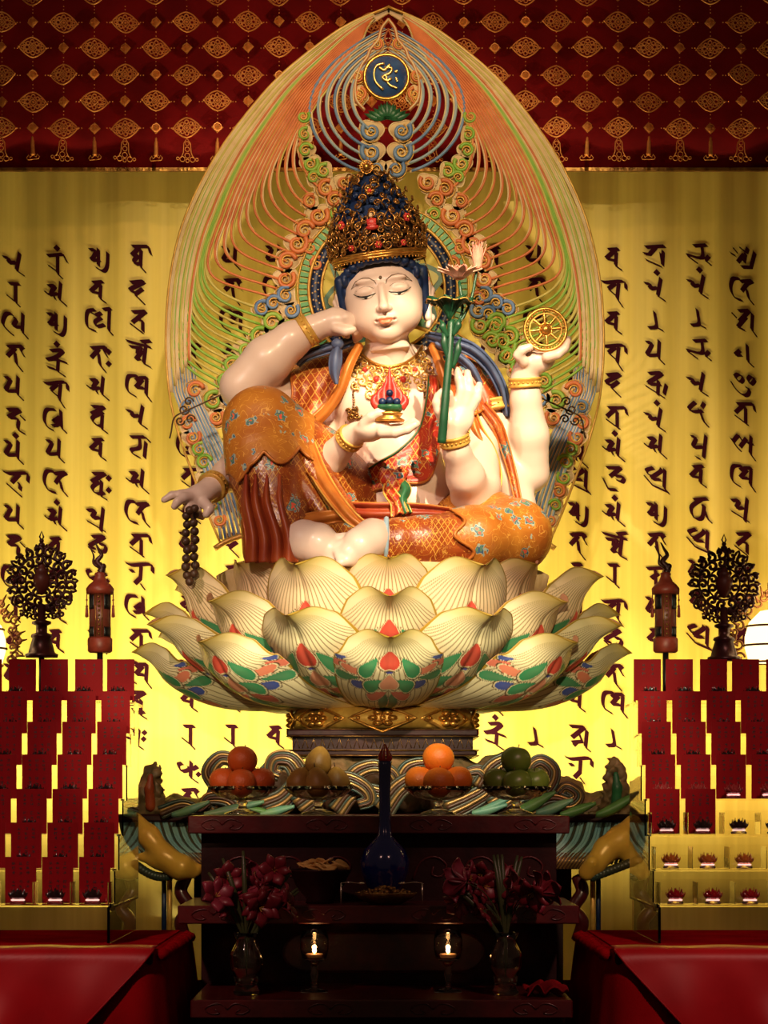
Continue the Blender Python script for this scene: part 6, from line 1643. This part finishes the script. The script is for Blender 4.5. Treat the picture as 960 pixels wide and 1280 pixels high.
def lotus_lamp_src(m_):
    o = bpy.data.objects.new('lotus_lamp', None); COL.objects.link(o)
    b = MB(); b.lathe([(.001, 0), (.020, 0), (.021, .004), (.014, .008), (.001, .008)], (0, 0, 0), 16); b.build('base', M['glass'], o, local=True)
    b = MB()
    for ring_, (n, r0, hgt) in enumerate(((8, .021, .020), (7, .015, .028), (4, .008, .032))):
        for i in range(n):
            a = 2*pi*(i+.5*ring_)/n
            def fn(u, v, a=a): 
                t = (v-.5)*2; w_ = .55*sin(pi*min(1, u*.85+.15)); rr = r0*(.35+.75*sin(u*1.8)); return (rr*cos(a+t*w_), rr*sin(a+t*w_), .009+hgt*u-.003*abs(t)*u)
            b.grid(fn, 5, 4)
    ob = b.build('crystal_petals', M[m_], o, local=True); mod(ob, 'SOLIDIFY', thickness=.0016)
    b = MB(); b.lathe([(.001, .0082), (.017, .0082), (.018, .0100), (.008, .0125), (.001, .013)], (0, 0, 0), 14); b.build('light', M['led'], o, local=True)  # added glowing disc, imitates the reflections along the shelf front
    return o
srcs = {}
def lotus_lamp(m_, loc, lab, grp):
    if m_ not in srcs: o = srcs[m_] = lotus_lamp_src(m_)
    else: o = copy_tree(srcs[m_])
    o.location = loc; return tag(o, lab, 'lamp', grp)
def card_mesh(seed, w_=CW, kind=0):
    random.seed(seed); b = MB(); b.box((0, 0, CH/2), (w_, .0016, CH), mi=0)
    cols = (-.024, -.006, .012) if kind == 0 else (-.016, .008)
    for ci, x in enumerate(cols):
        for rI in range(3 if kind else 6):
            if rI == 3 and kind == 0: continue
            z = CH*.86-rI*.0115; q = .0036
            for s_ in range(4):
                if random.random() < .5: b.box((x+.006+random.uniform(-.0008, .0008), -.0012, z+random.uniform(-q, q)), (.0085*random.uniform(.5, 1), .0004, .0014), mi=1)
                else: b.box((x+.006+random.uniform(-q, q), -.0012, z), (.0014, .0004, .008*random.uniform(.5, 1)), mi=1)
    return b
csrc = {}
def put_card(loc, seed, lab, grp, w_=CW):
    key = (seed % 5, round(w_, 4))
    if key not in csrc: o = card_mesh(seed, w_, 1 if w_ < .076 else 0).build('card', [M['card'], M['card_ink']], None, smooth=False); csrc[key] = o
    else: o = csrc[key].copy(); COL.objects.link(o)
    o.location = loc; return tag(o, lab, 'card', grp)
rown = ['top row', 'second row down', 'third row down', 'fourth row down', 'fifth row down', 'sixth row down', 'bottom row']
coln = ['nearest the altar', 'second from the altar', 'third from the altar', 'fourth from the altar', 'fifth from the altar']
for sd, side in ((-1, 'left'), (1, 'right')):
    st_ = thing('tiered_stand', f'clear stepped stand full of red cards on the {side} side table', 'display stand', (sd*.95, -1.3, ZS+.01))
    X1 = XI+5*PIT
    for r in range(7):
        Y, zt = rowpos(r); zb_ = zt-CH
        b = MB(); b.box((sd*(XI+X1)/2, Y-.045, zb_-.003), (X1-XI+.01, .11, .005)); b.build('shelf', M['acrylic'], st_, smooth=False)
        b = MB(); b.box((sd*(XI+X1)/2, Y+.006, zb_+.030), (X1-XI+.01, .003, .060)); b.build('back_rail', M['acrylic'], st_, smooth=False)
        if r == 6 or sd > 0 and r >= 4:
            for c_ in range(6):
                b = MB(); b.box((sd*(XI-.004+PIT*c_), Y-.045, zb_+.028), (.0025, .09, .055)); b.build('divider', M['acrylic'], st_, smooth=False)
            b = MB(); b.box((sd*(XI+X1)/2, Y-.097, zb_+.018), (X1-XI, .0025, .036)); b.build('front_pane', M['acrylic'], st_, smooth=False)
    zlow = rowpos(6)[1]-CH-.006
    b = MB(); b.box((sd*(XI+X1+.12)/2, -.88, EYE+.385-CH-.006), (X1-XI+.13, .15, .008)); b.build('top_ledge', M['acrylic'], st_, smooth=False)
    b = MB(); b.box((sd*(X1+.10), -.85, (EYE+.385-CH-.006+ZS)/2), (.01, .08, EYE+.385-CH-.01-ZS)); b.build('rear_post', M['acrylic'], st_, smooth=False)
    b = MB(); b.box((sd*(XI-.004), -1.35, (zlow+ZS+.008)/2), (.007, .66, zlow-ZS-.008)); b.build('leg_panel', M['acrylic'], st_, smooth=False)
    b = MB(); b.box((sd*X1, -1.35, (zlow+ZS+.008)/2), (.007, .66, zlow-ZS-.008)); b.build('leg_panel', M['acrylic'], st_, smooth=False)
    for r in range(7):      # stepped side panel of the stand
        Y, zt = rowpos(r); b = MB(); b.box((sd*(XI-.010), Y-.045, (zt-CH-.01+zlow)/2), (.004, .099, max(.02, zt-CH-zlow))); b.build('side_panel', M['acrylic'], st_, smooth=False)
    for r in range(7):
        Y, zt = rowpos(r); zb_ = zt-CH
        ncol = 5
        for c_ in range(ncol):
            xc = XI+PIT*(c_+.5)-.007
            card = not (sd > 0 and (r >= 5 or (r == 4 and c_ >= 2)))
            if r == 0: xs = [XI+.181*(c_//2)+(.036 if c_ % 2 == 0 else .1235)]; wd = .0745
            else: xs = [xc]; wd = CW
            for xx in xs:
                if card: put_card((sd*xx, Y, zb_), r*7+c_*3+(50 if sd > 0 else 0), f'red card with dark writing on the {side} stand, {rown[r]}, {coln[c_]}', f'red cards on the {side} stand', wd)
            m_ = 'lamp_dark'
            if sd > 0: m_ = {6: 'lamp_red', 5: 'lamp_amber', 4: 'lamp_dark', 3: 'lamp_rose'}.get(r, 'lamp_dark')
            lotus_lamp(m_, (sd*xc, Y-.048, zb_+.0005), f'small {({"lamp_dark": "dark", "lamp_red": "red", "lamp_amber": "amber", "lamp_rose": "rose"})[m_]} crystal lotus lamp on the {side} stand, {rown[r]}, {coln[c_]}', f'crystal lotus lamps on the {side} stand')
# ================================================================ dark openwork ornaments on poles behind the stands
M['orn'] = mat('dark_carved_ornament', (.035, .010, .012), .35, .3, (.08, .02, .015), 30); M['orn2'] = mat('red_brown_lacquer', (.16, .035, .018), .4, 0, (.10, .02, .012), 20)
YO = -.86; TOPZ = EYE+.385-CH-.002
def OP(cx, cy): return lambda x, y, dy=0.0: P(cx+x, cy+y, YO)+Vector((0, dy, 0))
def wheel_ornament(cx, cy, lab):
    o = thing('openwork_ornament', lab, 'ornament', P(cx, 822, YO), 'openwork wheel ornaments behind the card stands'); Q = OP(cx, cy); u = R(1, YO)
    b = MB()
    for r0, n, cr, tt in ((36, 17, 6.8, 2.3), (26, 13, 6.2, 2.3), (15, 8, 5.5, 2.1)):
        for i in range(n):
            a = 2*pi*(i+.5)/n; x0, y0 = r0*cos(a)*1.0, -r0*sin(a); hd = 1 if cos(a) > 0 else -1
            b.tube([Q(x0+cr*(1-.8*k/13)*cos(a+hd*k*.5), y0-cr*(1-.8*k/13)*sin(a+hd*k*.5), .006*sin(i+k*.3)) for k in range(14)], tt*u, 5)
            b.ball(Q(x0+cr*.9*cos(a), y0-cr*.9*sin(a)), 2.1*u, 6, 5)
    b.tube([Q(31*cos(2*pi*i/40), -31*sin(2*pi*i/40)) for i in range(40)], 1.5*u, 6, closed=True); b.tube([Q(20*cos(2*pi*i/30), -20*sin(2*pi*i/30)) for i in range(30)], 1.3*u, 6, closed=True)
    b.build('scroll_ring', M['orn'], o)
    b = MB()
    for i in range(22):
        a = 2*pi*i/22
        if sin(a) < -.75: continue
        for s_ in (-.06, .06): b.tube([Q(38*cos(a+s_), -38*sin(a+s_)), Q(42*cos(a+s_*.8), -42*sin(a+s_*.8)), Q(46*cos(a), -46*sin(a))], [2.0*u, 1.8*u, .7*u], 5)
    for x, y, q in ((0, -44, 4.5), (-5, -41, 3), (5, -41, 3), (0, -50, 3)): b.ball(Q(x, y), q*u, 8, 6)
    b.tube([Q(0, -50), Q(-2.5, -55), Q(0, -62), Q(2.5, -55), Q(0, -50)], 1.1*u, 5)
    b.build('leaf_tips', M['orn'], o)
    b = MB(); b.lathe([(.001, -18*u), (5*u, -16*u), (10*u, -6*u), (11*u, 4*u), (8*u, 10*u), (10*u, 12*u), (5*u, 16*u), (2*u, 24*u), (.001, 28*u)], Q(0, 0), 16, sy=.7); b.build('jewel_vase', M['orn2'], o)
    b = MB()
    for s_ in (-1, 1):
        for j in range(5):
            x0, y0 = s_*(8+6.2*j), 34+3*sin(j*1.3)-1.2*j; b.tube([Q(x0+5.2*(1-.8*k/12)*cos(s_*k*.55+j), y0+5.2*(1-.8*k/12)*sin(s_*k*.55+j)) for k in range(13)], 1.6*u, 5)
            x0, y0 = s_*(5+5.0*j), 45-1.0*j; b.tube([Q(x0+4.2*(1-.8*k/12)*cos(-s_*k*.55+j), y0+4.2*(1-.8*k/12)*sin(-s_*k*.55+j)) for k in range(13)], 1.5*u, 5)
    b.build('lower_scrolls', M['orn'], o)
    b = MB(); b.lathe([(.001, -96*u), (19*u, -96*u), (20*u, -92*u), (16*u, -90*u), (14*u, -82*u), (11*u, -72*u), (13*u, -70*u), (12*u, -67*u), (7*u, -65*u), (7*u, -56*u), (12*u, -54*u), (12*u, -51*u), (5*u, -49*u), (5*u, -30*u), (.001, -28*u)], Q(0, 0), 28, wob=lambda a, z: 1+.05*cos(14*a)*(1 if z < -66*u else .3)); b.build('turned_foot', M['orn'], o)
    b = MB(); z1 = Q(0, 96).z; b.tube([Vector((Q(0, 0).x, YO, z1+.004)), Vector((Q(0, 0).x, YO, TOPZ))], 3.6*u, 10); b.build('pole', M['black'], o)
wheel_ornament(52, 726, 'dark openwork wheel ornament on a turned foot above the left card stand')
wheel_ornament(905, 730, 'dark openwork wheel ornament on a turned foot above the right card stand')
M['canopy_red'] = mat('canopy_red', (.26, .04, .02), .45, 0, (.16, .02, .01), 30)
def canopy(cx, lab):
    o = thing('canopy_ornament', lab, 'ornament', P(cx, 822, YO), 'tasselled cylinder ornaments behind the card stands'); Q = OP(cx, 770); u = R(1, YO); c = Q(0, 0)
    b = MB(); b.lathe([(12*u, 28*u), (17*u, 27*u), (17.5*u, 34*u), (14*u, 39*u), (9*u, 43*u), (6*u, 50*u), (7*u, 53*u), (4*u, 55*u), (.001, 55*u)], c, 24); b.build('roof', M['canopy_red'], o)
    b = MB(); b.lathe([(.001, -27*u), (13.5*u, -27*u), (13.5*u, 28*u), (.001, 28*u)], c, 28); b.build('cylinder', M['orn2'], o)
    for a in (-.85, .85, -2.3, 2.3):
        for z0, z1 in ((8, 26), (-26, -14)):
            b = MB(); b.grid(lambda p_, q_: c+Vector((14*u*sin(a+lerp(-.36, .36, p_)), -14*u*cos(a+lerp(-.36, .36, p_)), lerp(z0, z1, q_)*u)), 6, 3); ob = b.build('dark_panel', M['black'], o); mod(ob, 'SOLIDIFY', thickness=.0015)
    b = MB()
    for s_ in (-1, 1): b.tube([c+Vector((s_*4*u, -14*u, -26*u)), c+Vector((s_*4*u, -14*u, 27*u))], .8*u, 5)
    for k in range(9): b.ball(c+Vector((0, -14*u, (-23+5.8*k)*u)), 1.7*u, 8, 6)
    b.build('gold_strip', M['dark_gold'], o)
    b = MB(); b.lathe([(.001, -46*u), (13*u, -46*u), (15.5*u, -44*u), (15.5*u, -29*u), (14*u, -27*u), (.001, -27*u)], c, 4 if False else 24); b.build('base_drum', M['canopy_red'], o)
    for s_ in (-1, 1):
        for dx in (16.5,):
            b = MB(); b.tube([c+Vector((s_*dx*u, -.0, 27*u)), c+Vector((s_*dx*u, 0, 12*u))], .7*u, 5); b.lathe([(.4*u, 0), (1.6*u, -2*u), (2.2*u, -13*u), (.5*u, -14*u)], c+Vector((s_*dx*u, 0, 12*u)), 8); b.ball(c+Vector((s_*dx*u, 0, 12*u)), 1.8*u, 6, 5); b.ball(c+Vector((s_*dx*u, 0, 20*u)), 1.4*u, 6, 5); b.build('tassel', M['canopy_red'], o)
    b = MB()
    b.tube(bez([c+Vector((x*u, 0, z*u)) for x, z in ((0, 54), (3, 60), (-4, 68), (2, 76), (-2, 84), (-6, 92))], 20), [u*q for q in np.interp(np.linspace(0, 1, 21), [0, .3, 1], [4.5, 4, .8])], 8)
    b.tube(bez([c+Vector((x*u, 0, z*u)) for x, z in ((0, 60), (-8, 66), (-8, 76), (-14, 88))], 12), [u*q for q in np.interp(np.linspace(0, 1, 13), [0, .3, 1], [2.2, 2, .5])], 6); b.ball(c+Vector((4*u, 0, 62*u)), 4*u, 8, 6)
    b.build('flame_finial', M['orn'], o)
    b = MB(); b.tube([c+Vector((0, 0, -46*u)), Vector((c.x, YO, TOPZ))], 3.8*u, 10); b.build('pole', M['black'], o)
canopy(125, 'red-brown cylinder ornament with hanging tassels standing over the left card stand')
canopy(832, 'red-brown cylinder ornament with hanging tassels standing over the right card stand')
# glowing ribbed lanterns at the frame edges with openwork behind
M['lantern'] = mat('lantern_glow', (1, .8, .45), .5, emit=2.6, ecol=(1, .78, .36)); M['lantern_wood'] = mat('lantern_scroll', (.20, .07, .02), .4, .3)
for (cx, cy, lab, s_) in ((972, 796, 'glowing ribbed lantern with curled openwork at the right edge above the stand', -1), (-34, 800, 'glowing ribbed lantern with curled openwork at the left edge above the stand', 1)):
    o = thing('lantern', lab, 'lantern', P(cx, cy+40, YO+.05)); Q = lambda x, y, dy=0.0: P(cx+x, cy+y, YO+.05)+Vector((0, dy, 0)); u = R(1, YO)
    prof = [(.001, -32*u), (36*u, -32*u), (41*u, -14*u), (41*u, 0), (36*u, 18*u), (22*u, 32*u), (.001, 36*u)]
    b = MB(); b.lathe([(r_, z) for r_, z in prof], Q(0, 0), 36); b.build('shade', M['lantern'], o)
    b = MB()
    for z, r_ in ((-32, 37), (-11, 42), (13, 38.5)): b.tube([Q(r_*cos(2*pi*i/40), -z, 0)+Vector((0, r_*u*sin(2*pi*i/40), 0)) for i in range(40)], 1.5*u, 6, closed=True)
    b.build('rib_ring', M['lantern_wood'], o)
    b = MB()
    for j in range(16):
        a = lerp(-.5, 1.9, j/15); rr = 52+4*sin(j*2.3); x0, y0 = s_*rr*cos(a), -rr*sin(a); h_ = 1 if j % 2 else -1
        b.tube([Q(x0+7*(1-.8*k/12)*cos(h_*k*.55+j), y0+7*(1-.8*k/12)*sin(h_*k*.55+j), .03) for k in range(13)], 1.6*u, 5); b.tube([Q(x0, y0, .03), Q(x0*1.22, y0*1.22-3, .03)], [2.4*u, .8*u], 5)
    b.build('openwork', M['lantern_wood'], o)
    b = MB(); b.tube([Q(0, 32), Vector((Q(0, 0).x, YO+.05, TOPZ))], 4*u, 10); b.build('pole', M['lantern_wood'], o)
    l = lamp('lantern_light', 'POINT', Q(0, -60, -.02), 1.2, (1, .72, .35), size=.05)
    l.parent = o; l.location = Vector(l.location)-Vector(o.location)
